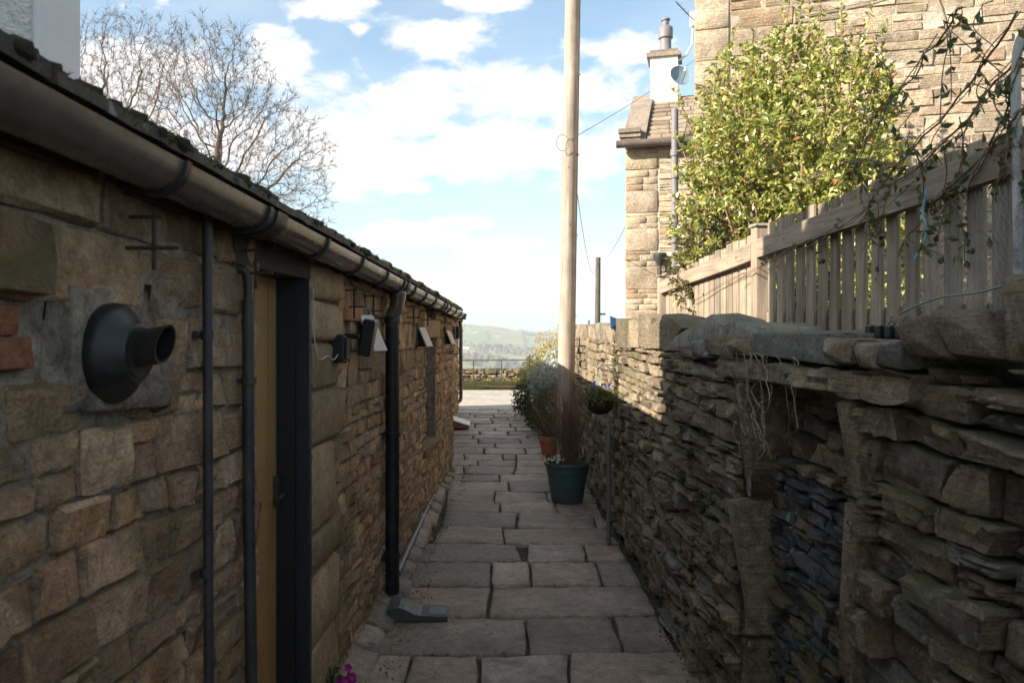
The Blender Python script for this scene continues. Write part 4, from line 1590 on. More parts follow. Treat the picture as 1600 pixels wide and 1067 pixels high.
# drain ramp at the downpipe foot
t = thing('drain_ramp', (-.33, 4.42, 0), 'dark grey plastic stepped ramp block at the foot of the large downpipe', 'drain block')
mb = MB()
pr = [(-.50, 0.0), (-.50, .062), (-.44, .07), (-.41, .064), (-.355, .036), (-.32, .028), (-.175, .024), (-.175, 0.0)]
mb.poly_prism([(a, 4.30, b + .004) for a, b in pr], (0, .17, 0))
obj('ramp', mb, M['grey_plastic'], t)
mb = MB(); mb.bbox(-.28, -.185, 4.325, 4.445, .0275, .033, .002)
obj('plate', mb, M['grey_pipe'], t)
# loose grey pipe lying along the wall foot
t = thing('loose_pipe', (-.46, 6.1, 0), 'loose grey pipe lying on the flags along the foot of the left wall', 'pipe')
mb = MB(); mb.tube([(-.505, 4.86, .085), (-.43, 7.25, .045)], .021, 14)
obj('pipe', mb, M['grey_pipe'], t, smooth=50)
mb = MB(); mb.tube([(-.4325, 7.20, .045), (-.43, 7.26, .045)], .026, 14)
obj('collar', mb, M['pale_plaster'], t, smooth=50)

# ================================================================== SECOND BUILDING ON THE LEFT
def XB(y):
    return -.505 + .0165 * (y - 9.2)


def map_b(u, v, n):
    return (XB(u) + n, u, v * (1.76 - .016 * (u - 9.2)) / 1.7)


b2 = thing('far_outbuilding', (-2, 12, -.06), 'farther low stone outbuilding continuing the left side behind the gutter end', 'outbuilding')
mb = MB()
v = []
for (x, y) in ((XB(9.2) - .004, 9.2), (XB(14.9) - .004, 14.9), (-3.6, 14.9), (-3.6, 9.2)):
    for z in (-.1, 1.70 if x > -2 else 2.7):
        v.append((x, y, z))
mb.add(v, [(0, 1, 3, 2), (2, 3, 5, 4), (4, 5, 7, 6), (6, 7, 1, 0), (1, 7, 5, 3)])
obj('mortar_core', mb, M['mortar'], b2)
rng = random.Random(44)
qs = make_courses(9.2, 14.9, 0, 1.7, lambda v, r: r.uniform(.09, .15), lambda u, v, h, r: r.uniform(.2, .42), rng, wob=.01, seed=3, gap=.012)
lay_stones(b2, qs, map_b, M['tan_stone'], rng, d=(.004, .02), b=(.012, .02), rough=.7, limit=60)
mb = MB()
mb.add([(XB(9.2) + .09, 9.15, 1.79), (XB(14.9) + .09, 15.0, 1.70), (-3.7, 15.0, 2.85), (-3.7, 9.15, 2.95), (XB(9.2) + .09, 9.15, 1.74), (XB(14.9) + .09, 15.0, 1.65), (-3.7, 15.0, 2.8), (-3.7, 9.15, 2.9)],
       [(0, 1, 2, 3), (7, 6, 5, 4), (0, 4, 5, 1), (1, 5, 6, 2), (2, 6, 7, 3), (3, 7, 4, 0)])
obj('roof', mb, M['slate'], b2)
rng = random.Random(45)
y = 9.2
while y < 14.95:
    mb = MB(); w = .34
    z = 1.775 - .0155 * (y - 9.2)
    mb.bbox(XB(y) + .06, XB(y) + .15 + rng.uniform(-.01, .01), y, min(y + w - .01, 15), z + rng.uniform(0, .02), z + .05, .006)
    obj('roof_slate', mb, M['slate'], b2)
    y += w
for (y, z) in ((11.3, 1.38), (12.6, 1.38)):
    t = thing('lantern', (XB(y), y, z), 'small dark lantern on the farther outbuilding, ' + ('nearer one of the pair' if y < 12 else 'farther one of the pair beside the thin downpipe'), 'wall light', 'pair of dark lanterns on the farther outbuilding')
    mb = MB(); mb.bbox(XB(y) + .02, XB(y) + .12, y - .05, y + .05, z, z + .2, .01)
    obj('lamp_body', mb, M['black_plastic'], t)
    mb = MB(); mb.box(XB(y) - .01, XB(y) + .02, y - .02, y + .02, z + .08, z + .12)
    obj('bracket', mb, M['black_plastic'], t)
t = thing('thin_downpipe', (XB(14.7) + .05, 14.75, .1), 'thin brown downpipe with curved foot at the end of the farther outbuilding', 'downpipe')
mb = MB()
x = XB(14.7) + .06
mb.tube(catmull([(x - .02, 14.75, 1.68), (x, 14.75, 1.5), (x, 14.75, .8), (x, 14.75, .28), (x - .03, 14.72, .2), (x - .10, 14.68, .17)], 6), .033, 12)
obj('pipe', mb, M['gutter'], t, smooth=50)
for z in (1.5, 1.0, .5):
    mb = MB(); mb.tube([(x, 14.75, z - .02), (x, 14.75, z + .02)], .042, 12)
    obj('pipe_clip', mb, M['gutter'], t, smooth=50)
# metal-topped ramp box
t = thing('ramp_box', (-.28, 12.5, 0), 'small sloping box with a pale metal top against the left wall, far down the lane', 'box')
mb = MB()
mb.poly_prism([(-.46, 12.2, .02), (-.17, 12.2, .02), (-.17, 12.2, .05), (-.46, 12.2, .15)], (0, .5, 0))
obj('box', mb, M['brick'], t)
mb = MB()
mb.poly_prism([(-.47, 12.19, .153), (-.155, 12.19, .053), (-.155, 12.19, .068), (-.47, 12.19, .168)], (0, .52, 0))
obj('lid', mb, M['white_plastic'], t)

# ================================================================== NEIGHBOURING HOUSE (left, behind) AND WHITE STACK
t = thing('rendered_chimney', (-1.9, 3.0, 2.2), 'wide white rendered chimney stack rising behind the near end of the outbuilding roof', 'chimney')
mb = MB(); mb.bbox(-2.25, -1.613, 2.87, 3.18, 2.1, 4.6, .006)
obj('rendered_stack', mb, M['white_render'], t)
mb = MB(); mb.bbox(-1.612, -1.60, 2.86, 3.19, 2.1, 4.6, .003)
obj('smooth_side', mb, M['smooth_render'], t)
mb = MB(); mb.bbox(-2.3, -1.55, 2.81, 3.24, 4.6, 4.68, .02)
obj('cap', mb, M['pale_plaster'], t)
for k in range(2):
    mb = MB(); mb.lathe([(.13, 0), (.11, .1), (.10, .35), (.13, .4), (.13, .44), (.08, .44)], 16, Matrix.Translation((-2.1 + k * .33, 3.02, 4.68)))
    obj('pot', mb, M['terracotta'], t, smooth=50)
nb = thing('neighbour_house', (-6, -2, -.06), 'tall rendered house behind the viewer on the left of the lane', 'house')
NC = Vector((-4.0, 2.2, 0))                       # corner nearest the lane's far end
NX = Vector((SUN_AZ[0], SUN_AZ[1], 0)).normalized()   # the long wall runs this way
NY = Vector((-NX.y, NX.x, 0)) * 1.0
if NY.y > 0:
    NY = -NY


def npt(a, b, z):
    p = NC + NX * a + NY * b
    return (p.x, p.y, z)


mb = MB()
prof = [(0, -.06), (0, 4.9), (3, 7.15), (6, 4.9), (6, -.06)]
mb.poly_prism([npt(0, a, b) for a, b in prof], NX * 7)
obj('wall', mb, M['white_render'], nb)
mb = MB()
for a, b in (((0, 4.92), (3, 7.17)), ((3, 7.17), (6, 4.92))):
    mb.poly_prism([npt(-.03, a[0], a[1]), npt(-.03, b[0], b[1]), npt(-.03, b[0], b[1] + .10), npt(-.03, a[0], a[1] + .10)], NX * 7.1)
obj('roof', mb, M['slate'], nb)
for (a, z) in ((1.6, 3.4), (4.4, 3.4), (4.4, 1.0)):
    mb = MB(); mb.poly_prism([npt(-.002, a - .5, z), npt(-.002, a + .5, z), npt(-.002, a + .5, z + 1.2), npt(-.002, a - .5, z + 1.2)], NX * -.03)
    w = obj('window', mb, M['white_plastic'], nb)
    mb = MB()
    for q_ in (-.24, .24):
        mb.poly_prism([npt(-.034, a + q_ - .2, z + .06), npt(-.034, a + q_ + .2, z + .06), npt(-.034, a + q_ + .2, z + 1.14), npt(-.034, a + q_ - .2, z + 1.14)], NX * -.004)
    obj('panes', mb, plain_mat('window_glass', (.03, .04, .05), .05, var=0.02, bump=0), w, kind='stuff')

# ================================================================== RIGHT WALL
def XR(y):
    if y < 4.33:
        return 1.0
    return 1.035 + 0.018 * (y - 4.33)


def wall_map(batter=0.03, off=0.0):
    def mp(u, v, n):
        return (XR(u) - n + batter * (v / 1.5) + off, u, v)
    return mp


# --- near wall
nw = thing('garden_wall', (1.2, 2.3, -.06), 'near dry stone wall on the right with a blocked doorway of blue grey stone', 'stone wall')
JA, JB = 2.18, 3.00
mapn = wall_map(.03)


def core(parent, y0, y1, z0, z1, x0off, x1, mat, batter=.03):
    mb = MB()
    n = max(2, int((y1 - y0) / .3))
    v = []
    for i in range(n + 1):
        y = y0 + (y1 - y0) * i / n
        v += [(XR(min(y, y1 - 1e-3)) + x0off + batter * z0 / 1.5, y, z0), (XR(min(y, y1 - 1e-3)) + x0off + batter * z1 / 1.5, y, z1), (x1, y, z1), (x1, y, z0)]
    f = []
    for i in range(n):
        for k in range(4):
            k2 = (k + 1) % 4
            f.append((i * 4 + k, i * 4 + k2, i * 4 + 4 + k2, i * 4 + 4 + k))
    f.append((0, 1, 2, 3)); f.append((n * 4 + 3, n * 4 + 2, n * 4 + 1, n * 4))
    mb.add(v, f)
    obj('rubble_core', mb, mat, parent)


core(nw, -.5, JA - .02, -.06, 1.46, .055, 1.42, M['dark_joint'])
core(nw, JB + .02, 4.33, -.06, 1.46, .055, 1.42, M['dark_joint'])
core(nw, JA - .019, JB + .019, -.06, 1.10, .13, 1.419, M['dark_joint'])
core(nw, JA - .018, JB + .018, 1.10, 1.46, .18, 1.418, M['dark_joint'])
rng = random.Random(51)
qn = []
qn += make_courses(.5, JA - .05, 0, 1.47, lambda v, r: r.uniform(.05, .115), lambda u, v, h, r: r.uniform(.14, .34) if h > .09 else r.uniform(.12, .34), rng, wob=.02, split=.22, seed=11, slant=.16, gap=.012)
qn += make_courses(JB + .06, 4.33, 0, 1.47, lambda v, r: r.uniform(.045, .09), lambda u, v, h, r: r.uniform(.14, .38), rng, wob=.02, split=.15, seed=12, slant=.15, gap=.010)


def near_matf(q, r):
    return M['wall_stone'] if r.random() > .10 else M['coping']


lay_stones(nw, qn, mapn, M['wall_stone'], rng, d=(-.03, .045), b=(.005, .011), rough=.9, limit=190, depth=.11, matf=near_matf, nu=6, nv=4, relief=.011, sharp=26)
# blocked doorway
mapi = wall_map(.03, .08)
qi = make_courses(JA, JB, 0, 1.12, lambda v, r: r.uniform(.024, .05), lambda u, v, h, r: r.uniform(.06, .20), rng, wob=.014, split=.1, seed=13, slant=.2, gap=.007)
lay_stones(nw, qi, mapi, M['blue_stone'], rng, name='infill_stone', d=(-.02, .02), b=(.004, .009), rough=.8, limit=105, sharp=28, depth=.09, relief=.006, nu=4,
           matf=lambda q, r: M['blue_stone'] if r.random() > .28 else M['wall_stone'])
mapu = wall_map(.03, .13)
qi = make_courses(JA, JB, 1.12, 1.42, lambda v, r: r.uniform(.06, .10), lambda u, v, h, r: r.uniform(.14, .3), rng, wob=.02, split=.1, seed=14, slant=.3, gap=.012)
lay_stones(nw, qi, mapu, M['wall_stone'], rng, name='infill_stone', d=(-.02, .03), b=(.005, .012), rough=1.3, limit=12, depth=.09, relief=.01, nu=5)
# upright jamb stones
for (ya, yb_, z0, z1, pr) in ((JA - .05, JA + .03, .22, .62, .02), (JA - .055, JA + .03, .63, 1.12, .025), (JA - .05, JA + .035, 1.13, 1.40, .015), (JB - .03, JB + .055, 0.0, .42, .02),
                              (JB - .025, JB + .05, .43, .95, .03), (JB - .03, JB + .055, .96, 1.39, .02), (JA - .05, JA + .03, 0, .21, .02)):
    v, f = stone_piece([(ya, z0), (yb_, z0 + .004), (yb_ - .004, z1), (ya + .004, z1 - .006)], pr, .014, rng, mapn, rough=.7, depth=.16)
    obj('jamb_stone', (v, f), M['wall_stone'], nw, smooth='all')
# lintel slabs over the doorway
for (ya, yb_, z0, z1) in ((JA - .35, JA + .28, 1.405, 1.475), (JA + .285, JB + .30, 1.395, 1.465)):
    v, f = stone_piece([(ya, z0 + .01), (yb_, z0), (yb_, z1), (ya, z1 + .01)], .05, .008, rng, mapn, rough=.7, depth=.3, nu=12, nv=4, edge=.009, relief=.012)
    obj('lintel_slab', (v, f), M['wall_stone'], nw, smooth=28)

# copings: (photo x range, top, bottom), built at x about 1.02..1.4
rng = random.Random(52)


def coping(parent, pxa, pxb, ptop, pbot, depth_x, mat, rz=0, flat=.62, x=1.0, lab=None):
    """pxa<pxb are photo columns of the lane-side face; converted to positions along the wall"""
    yf = x * F / (pxa - 750)
    yn = x * F / (pxb - 750)
    ym = (yf + yn) / 2
    zt = 1.6 + (508 - ptop) / F * ym
    zb = 1.6 + (508 - pbot) / F * ym
    v, f = rock(x + depth_x / 2 - .03, ym, (zt + zb) / 2, depth_x / 2, abs(yf - yn) / 2 * 1.10, (zt - zb) / 2 * 1.30, rng, box=2.4 + flat * 4, bev=.012, shear=(.5 if flat < .55 else 0))
    obj('coping_stone', (v, f), mat, parent, smooth=40, label=lab)


coping(nw, 1545, 1720, 436, 560, .42, M['wall_stone'], lab='large rounded mossy coping block at the near end')
coping(nw, 1470, 1548, 486, 552, .40, M['wall_stone'], flat=.45)
coping(nw, 1402, 1474, 497, 556, .40, M['wall_stone'], flat=.4)
coping(nw, 1372, 1408, 530, 572, .38, M['coping'])
coping(nw, 1336, 1374, 536, 572, .36, M['wall_stone'], flat=.4)
coping(nw, 1285, 1340, 532, 566, .36, M['wall_stone'])
coping(nw, 1172, 1306, 521, 560, .44, M['coping'], lab='broad flat pale lichened coping slab')
coping(nw, 1136, 1174, 531, 556, .38, M['wall_stone'], flat=.4)
coping(nw, 1104, 1138, 526, 556, .40, M['wall_stone'], flat=.5)
coping(nw, 1080, 1106, 532, 558, .36, M['coping'], flat=.4)
coping(nw, 1062, 1082, 536, 558, .34, M['wall_stone'], flat=.5)
for yv in (1.15, .75, .4):
    v, f = rock(1.19, yv, 1.60, .21, .2, .07, rng)
    obj('coping_stone', (v, f), M['wall_stone'], nw, smooth='all')
# top filling
mb = MB()
for k in range(120):
    y = rng.uniform(.5, 4.3)
    s = rng.uniform(.02, .05)
    v, f = boulder(rng.uniform(1.08, 1.4), y, 1.47 + rng.uniform(0, .02), s * 1.3, s * 1.5, s * .6, rng, flat=.5, n=1)
    mb.add(v, f)
obj('coping_rubble', mb, M['wall_stone'], nw, kind='stuff')

# --- middle wall (beyond the jog)
mw = thing('mid_garden_wall', (1.25, 5.3, -.06), 'middle length of dry stone wall, sunlit at the top, with leaning upright copings', 'stone wall')
core(mw, 4.331, 6.27, -.06, 1.43, .05, 1.47, M['soil'])
rng = random.Random(53)
q = make_courses(4.34, 6.27, 0, 1.45, lambda v, r: r.uniform(.04, .08), lambda u, v, h, r: r.uniform(.13, .38), rng, wob=.018, split=.12, seed=15, slant=.15, gap=.010)
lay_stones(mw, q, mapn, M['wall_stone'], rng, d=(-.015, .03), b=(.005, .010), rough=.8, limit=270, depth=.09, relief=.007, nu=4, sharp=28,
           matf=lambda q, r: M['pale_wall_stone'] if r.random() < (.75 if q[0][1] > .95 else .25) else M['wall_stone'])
# near end face of the middle wall is hidden behind the near wall


def peaked(parent, outline, x0, dx, mat, lab=None, y_shift=0.0, seed=1):
    """upright coping: outline of its lane-side face (photo columns and rows), thickness dx towards the garden"""
    import bmesh
    r = random.Random(seed)
    bm = bmesh.new()
    cpts = [at(px, py, x0 * F / (px - 750)) for (px, py) in outline]
    cz = sum(p.z for p in cpts) / len(cpts); cy = sum(p.y for p in cpts) / len(cpts)
    for p in cpts:
        bm.verts.new((x0 + r.uniform(-.012, .012), p.y, p.z))
        bm.verts.new((x0 + dx * .5, cy + (p.y - cy) * r.uniform(.98, 1.06), cz + (p.z - cz) * r.uniform(1.0, 1.08)))
        bm.verts.new((x0 + dx, cy + (p.y - cy) * r.uniform(.8, .95), cz + (p.z - cz) * r.uniform(.75, .95)))
    q = bmesh.ops.convex_hull(bm, input=bm.verts)
    bmesh.ops.delete(bm, geom=list(set(g for g in q['geom_interior'] + q['geom_unused'] if isinstance(g, bmesh.types.BMVert))), context='VERTS')
    bmesh.ops.dissolve_limit(bm, angle_limit=R(8), verts=bm.verts, edges=bm.edges)
    bmesh.ops.bevel(bm, geom=list(bm.edges), offset=.012, segments=2, affect='EDGES', profile=.6, clamp_overlap=True)
    bmesh.ops.triangulate(bm, faces=bm.faces)
    bm.verts.index_update()
    v = [tuple(v.co) for v in bm.verts]; f = [tuple(v.index for v in f.verts) for f in bm.faces]
    bm.free()
    obj('coping_stone', (v, f), mat, parent, smooth=40, label=lab)


peaked(mw, [(1034, 548), (1043, 532), (1076, 505), (1108, 491), (1126, 506), (1128, 548)], 1.05, .26, M['coping'], 'big angular blue grey coping stone with a peaked top at the shadow edge')
peaked(mw, [(1122, 548), (1122, 504), (1150, 502), (1174, 511), (1180, 524), (1178, 548)], 1.07, .30, M['coping'], 'blunt blue grey coping stone beside the fence post', seed=2)
peaked(mw, [(1003, 545), (1012, 516), (1031, 491), (1050, 497), (1064, 512), (1044, 545)], 1.05, .24, M['pale_wall_stone'], seed=3)
peaked(mw, [(997, 542), (998, 491), (1017, 496), (1012, 542)], 1.04, .22, M['pale_wall_stone'], seed=4)
coping(mw, 980, 1000, 500, 543, .30, M['pale_wall_stone'], flat=.5, x=1.06)
coping(mw, 958, 984, 500, 543, .30, M['wall_stone'], flat=.4, x=1.06)
mb = MB()
for k in range(110):
    y = rng.uniform(4.4, 6.2)
    s = rng.uniform(.02, .05)
    v, f = boulder(rng.uniform(1.08, 1.42), y, 1.44 + rng.uniform(0, .02), s * 1.3, s * 1.5, s * .6, rng, flat=.5, n=1)
    mb.add(v, f)
obj('coping_rubble', mb, M['pale_wall_stone'], mw, kind='stuff')

# --- far wall
fw = thing('far_garden_wall', (1.3, 9, -.06), 'far pale stone wall beyond the mossy gap, behind the wooden lane pole', 'stone wall')
core(fw, 6.42, 11.6, -.06, 1.44, .05, 1.6, M['mortar'])
rng = random.Random(54)
q = make_courses(6.42, 11.6, 0, 1.47, lambda v, r: r.uniform(.05, .10), lambda u, v, h, r: r.uniform(.10, .28), rng, wob=.016, split=.15, seed=16, slant=.15, gap=.010)
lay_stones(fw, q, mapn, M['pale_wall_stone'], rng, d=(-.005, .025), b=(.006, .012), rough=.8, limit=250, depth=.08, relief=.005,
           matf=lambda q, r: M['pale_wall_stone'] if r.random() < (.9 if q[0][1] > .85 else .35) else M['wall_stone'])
for k, y in enumerate(np.arange(6.6, 11.6, .34)):
    v, f = rock(1.28 + rng.uniform(-.02, .02), y, 1.52 + rng.uniform(-.02, .02), .17, .155, .09 + rng.uniform(-.02, .02), rng, n=10, box=3.5, shear=.3)
    obj('coping_stone', (v, f), M['pale_wall_stone'] if k % 3 else M['coping'], fw, smooth='all')

# moss and ivy seeping down the joint between the middle and the far wall
mb = MB()


def leaf_quad(mb, p, d, up, w, fold=.25):
    """one leaf: 4 triangles, pointed at both ends, folded along the midrib"""
    d = Vector(d)
    s = d.cross(Vector(up))
    if s.length < 1e-5:
        s = d.orthogonal()
    s.normalize()
    n = s.cross(d).normalized()
    p = Vector(p)
    L = d.length
    m1 = p + d * .5
    mb.add([p, m1 + s * w * .5 + n * w * fold, p + d, m1 - s * w * .5 + n * w * fold, m1], [(0, 4, 1), (4, 2, 1), (0, 3, 4), (4, 3, 2)])


def rand_dir(r):
    z = r.uniform(-1, 1)
    a = r.uniform(0, 2 * math.pi)
    q = math.sqrt(1 - z * z)
    return Vector((q * math.cos(a), q * math.sin(a), z))


rng = random.Random(60)
for k in range(1500):
    y = rng.gauss(6.35, .05) if k % 3 else rng.uniform(5.2, 6.2)
    z = rng.uniform(.5, 1.5) if k % 3 else rng.uniform(.05, .9)
    if k % 3 == 0 and mnoise.noise(Vector((y * 3, z * 3, 2))) < .12:
        continue
    p = (XR(y) - rng.uniform(-.02, .03) + .03 * z / 1.5, y, z)
    leaf_quad(mb, p, rand_dir(rng) * rng.uniform(.015, .035), rand_dir(rng), .018)
ivy = obj('wall_greenery', mb, M['olive_leaf'], kind='stuff')
ivy['label'] = 'moss and tiny creeping plants on the wall face around the dark joint'
# wall tufts
for i, (px, py) in enumerate(((1083, 715), (1072, 752), (1105, 795))):
    y = 1.0 * F / (px - 750)
    z = 1.6 - (py - 508) / F * y
    mb = MB()
    for k in range(46):
        d = Vector((rng.uniform(-1, -.1), rng.uniform(-.8, .8), rng.uniform(-.3, 1))).normalized() * rng.uniform(.03, .075)
        leaf_quad(mb, (1.0, y, z), d, rand_dir(rng), .012)
    o = obj('wall_fern', mb, M['vine_leaf'])
    tag(o, ['small green tuft growing in the shaded wall, uppermost of three', 'small green tuft growing in the shaded wall, middle one of three', 'small green tuft growing in the shaded wall, lowest of three'][i], 'plant', 'small ferns rooted in the right wall')
# dry roots hanging by the blocked doorway
t = thing('dry_roots', (1.0, 2.8, 1.4), 'thin dry roots trailing from the coping over the blocked doorway', 'roots')
for k in range(13):
    y = rng.uniform(2.45, 3.15)
    p = Vector((.985, y, 1.50))
    pts = [p]
    for s in range(rng.randint(5, 13)):
        p = p + Vector((rng.uniform(-.012, .010), rng.uniform(-.05, .05), rng.uniform(-.055, -.005)))
        p.x = min(max(p.x, .90), .99)
        pts.append(p.copy())
    mb = MB(); mb.tube(catmull(pts, 3), rng.uniform(.0009, .002), 4)
    obj('root', mb, M['straw'], t)
# debris at the foot of the right wall
mb = MB()
for k in range(900):
    y = rng.uniform(2.5, 12)
    p = (XR(y) - abs(rng.gauss(0, .05)) + .01, y, .004 + rng.uniform(0, .02))
    leaf_quad(mb, p, rand_dir(rng) * rng.uniform(.01, .03), (0, 0, 1), .012)
for k in range(500):
    y = rng.uniform(3, 9)
    p = (XL(y) + .16 + abs(rng.gauss(0, .05)), y, .006)
    leaf_quad(mb, p, rand_dir(rng) * rng.uniform(.01, .022), (0, 0, 1), .01)
jt = MB()
for k in range(520):
    r_ = rng.choice(rows)
    yb_ = gp(0, r_['b'][0]).y
    x = rng.uniform(-.5, .95)
    if mnoise.noise(Vector((x * 3, yb_ * 3, 7))) < .05:
        continue
    for q_ in range(3):
        leaf_quad(jt, (x + rng.gauss(0, .012), yb_ + rng.gauss(0, .006), -.012), (Vector((rng.uniform(-.7, .7), rng.uniform(-.7, .7), .8))).normalized() * rng.uniform(.008, .022), rand_dir(rng), .006)
jo = obj('joint_moss', jt, M['moss'], kind='stuff')
jo['label'] = 'moss and tiny weeds in the joints between the flagstones'
lit = obj('leaf_litter', mb, M['olive_leaf'], kind='stuff')
lit['label'] = 'dead leaves and moss gathered at the foot of the walls'

# grey post carrying the hanging basket
t = thing('grey_post', (.95, 5.85, 0), 'thin grey metal post standing on the flags against the right wall', 'post')
mb = MB(); mb.tube([(.945, 5.85, 0), (.948, 5.86, .94)], .017, 12)
obj('tube', mb, M['grey_pipe'], t, smooth=50)
mb = MB(); mb.tube([(.9475, 5.857, .70), (.9475, 5.857, .73)], .023, 12)
obj('clip', mb, M['grey_pipe'], t, smooth=50)

# black box and blue sheet on the wall top
t = thing('black_tray', (1.2, 2.2, 1.58), 'small black ribbed plastic tray lying on the wall coping in front of the fence', 'tray')
mb = MB(); mb.bbox(1.12, 1.30, 1.98, 2.32, 1.578, 1.592, .003)
obj('base', mb, M['black_plastic'], t)
mb = MB()
for k in range(6):
    mb.bbox(1.105, 1.125, 1.98 + k * .055, 2.015 + k * .055, 1.565, 1.60, .003)
mb.bbox(1.28, 1.30, 1.98, 2.32, 1.592, 1.602, .002)
obj('ribs', mb, M['black_plastic'], t)
mb = MB()
p = at(965, 510, 6.2)
mb.poly_prism([(p.x - .05, p.y, p.z - .02), (p.x + .09, p.y + .05, p.z - .03), (p.x + .10, p.y, p.z + .02), (p.x + .02, p.y, p.z + .045), (p.x - .055, p.y, p.z + .075)], (0.02, .16, 0.01))
t = obj('blue_sheet', mb, M['blue_sheet']); tag(t, 'scrap of dark blue sheeting propped between the coping stones', 'sheeting')

# ================================================================== TERRACE AND FENCE
mb = MB(); mb.box(1.43, 14, -6, 12.2, -.3, 1.47)
obj('garden_terrace', mb, M['soil'], kind='structure')
FX = 1.80
fence = thing('picket_fence', (FX, 5, 1.47), 'weathered wooden picket fence on the raised garden behind the right wall', 'fence')


def ftop(y):
    return float(np.interp(y, [1.5, 2.6, 5.0, 5.2, 5.3, 7.8], [2.30, 2.27, 2.235, 2.22, 2.205, 2.06]))


def frail(y):
    return float(np.interp(y, [1.5, 2.6, 5.1, 5.25, 7.8], [2.17, 2.16, 2.085, 2.07, 1.965]))


rng = random.Random(70)
ycs = []
y = 1.30
while y < 4.95:
    ycs.append(y); y += .1455
y = 5.33
while y < 7.72:
    ycs.append(y); y += .1455
for i, y in enumerate(ycs):
    near = y < 5.1
    w = rng.uniform(.088, .100) if near else rng.uniform(.110, .122)
    x0 = FX + .002 if near else FX + .002
    th = .018
    zt = ftop(y) + rng.uniform(-.012, .012)
    lean = rng.uniform(-.004, .004)
    mb = MB()
    v, f = chamfer_box(x0, x0 + th, y - w / 2, y + w / 2, 1.45, zt, .003)
    v = [(p[0] + rng.uniform(-.0006, .0006), p[1] + lean * (p[2] - 1.45) * 3, p[2]) for p in v]
    mb.add(v, f)
    obj('picket', mb, M['picket'], fence)
for (a, b, zo, th) in ((1.2, 5.06, 0, .045), (5.17, 7.78, 0, .045)):
    mb = MB()
    n = 8
    v = []
    for i in range(n + 1):
        y = a + (b - a) * i / n
        z = frail(y)
        s = (y - a) / (b - a)
        w = .058
        v += [(FX - th, y, z - w), (FX, y, z - w), (FX, y, z + w), (FX - th, y, z + w)]
    f = []
    for i in range(n):
        for k in range(4):
            k2 = (k + 1) % 4
            f.append((i * 4 + k, i * 4 + k2, i * 4 + 4 + k2, i * 4 + 4 + k))
    f += [(0, 1, 2, 3), (n * 4 + 3, n * 4 + 2, n * 4 + 1, n * 4)]
    mb.add(v, f)
    obj('rail', mb, M['rail'], fence)
for (a, b) in ((1.2, 5.06), (5.17, 7.78)):
    mb = MB(); mb.bbox(FX + .021, FX + .06, a, b, 1.58, 1.68, .003)
    obj('lower_rail', mb, M['rail'], fence)
for (y, zt) in ((5.115, 2.225), (7.84, 2.07), (1.15, 2.3)):
    mb = MB(); mb.bbox(FX - .045, FX + .055, y - .05, y + .05, 1.40, zt, .005)
    p = obj('post', mb, M['picket'], fence)
    mb = MB(); mb.bbox(FX - .058, FX + .068, y - .063, y + .063, zt + .001, zt + .022, .006)
    obj('post_cap', mb, M['picket'], p)

# chicken wire on the near pickets
t = thing('chicken_wire', (FX - .03, 2.7, 1.6), 'loose chicken wire leaning on the near pickets of the fence', 'wire netting')
mb = MB()


def wire_pt(a, b):
    y = 2.35 + a * 1.0
    z = 1.58 + b * .42
    return (FX - .03 - .02 * math.sin(a * 7) - .03 * (1 - b), y, z - .05 * a * (1 - b) + .08 * math.sin(a * 3.1) * b)


for k in range(-16, 34):
    for sgn in (1, -1):
        pts = []
        for i in range(17):
            b = i / 16
            a = k / 30 + sgn * b * .42 + (0.008 if i % 2 else -.008)
            if 0 <= a <= 1 - .25 * b:
                pts.append(wire_pt(a, b))
        if len(pts) > 2:
            mb.tube(pts, .00085, 3, cap=False)
obj('netting', mb, M['wire'], t, kind='stuff')
mb = MB(); mb.tube(catmull([(FX - .05, 3.45, 1.52), (FX - .07, 3.35, 1.62), (FX - .06, 3.05, 1.70), (FX - .07, 2.7, 1.72), (FX - .06, 2.3, 1.80), (FX - .05, 2.0, 1.84)], 6), .004, 6)
obj('edge_wire', mb, M['wire'], t)
o = MB(); o.tube(catmull([(FX - .06, 3.10, 2.13), (FX - .07, 3.11, 2.04), (FX - .06, 3.10, 1.96), (FX - .075, 3.16, 1.86)], 4), .006, 6)
tag(obj('hanging_string', o, M['blue_cord']), 'short pale blue cord hanging from the fence rail', 'cord')

# ================================================================== HOUSES ON THE RIGHT
TH = R(16)
DIRX = Vector((math.cos(TH), -math.sin(TH), 0))
NRM = Vector((-math.sin(TH), -math.cos(TH), 0))         # faces the viewer
BACK = -NRM


def frame_map(o):
    def mp(u, v, n):
        p = o + DIRX * u + NRM * n
        return (p.x, p.y, v)
    return mp


def frame_box(mb, o, u0, u1, b0, b1, z0, z1, bev=0.0):
    """u along the front, b behind the front plane"""
    v = []
    for (u, b) in ((u0, b0), (u1, b0), (u1, b1), (u0, b1)):
        for z in (z0, z1):
            p = o + DIRX * u + BACK * b
            v.append((p.x, p.y, z))
    mb.add(v, [(0, 1, 3, 2), (2, 3, 5, 4), (4, 5, 7, 6), (6, 7, 1, 0), (1, 7, 5, 3), (0, 2, 4, 6)])


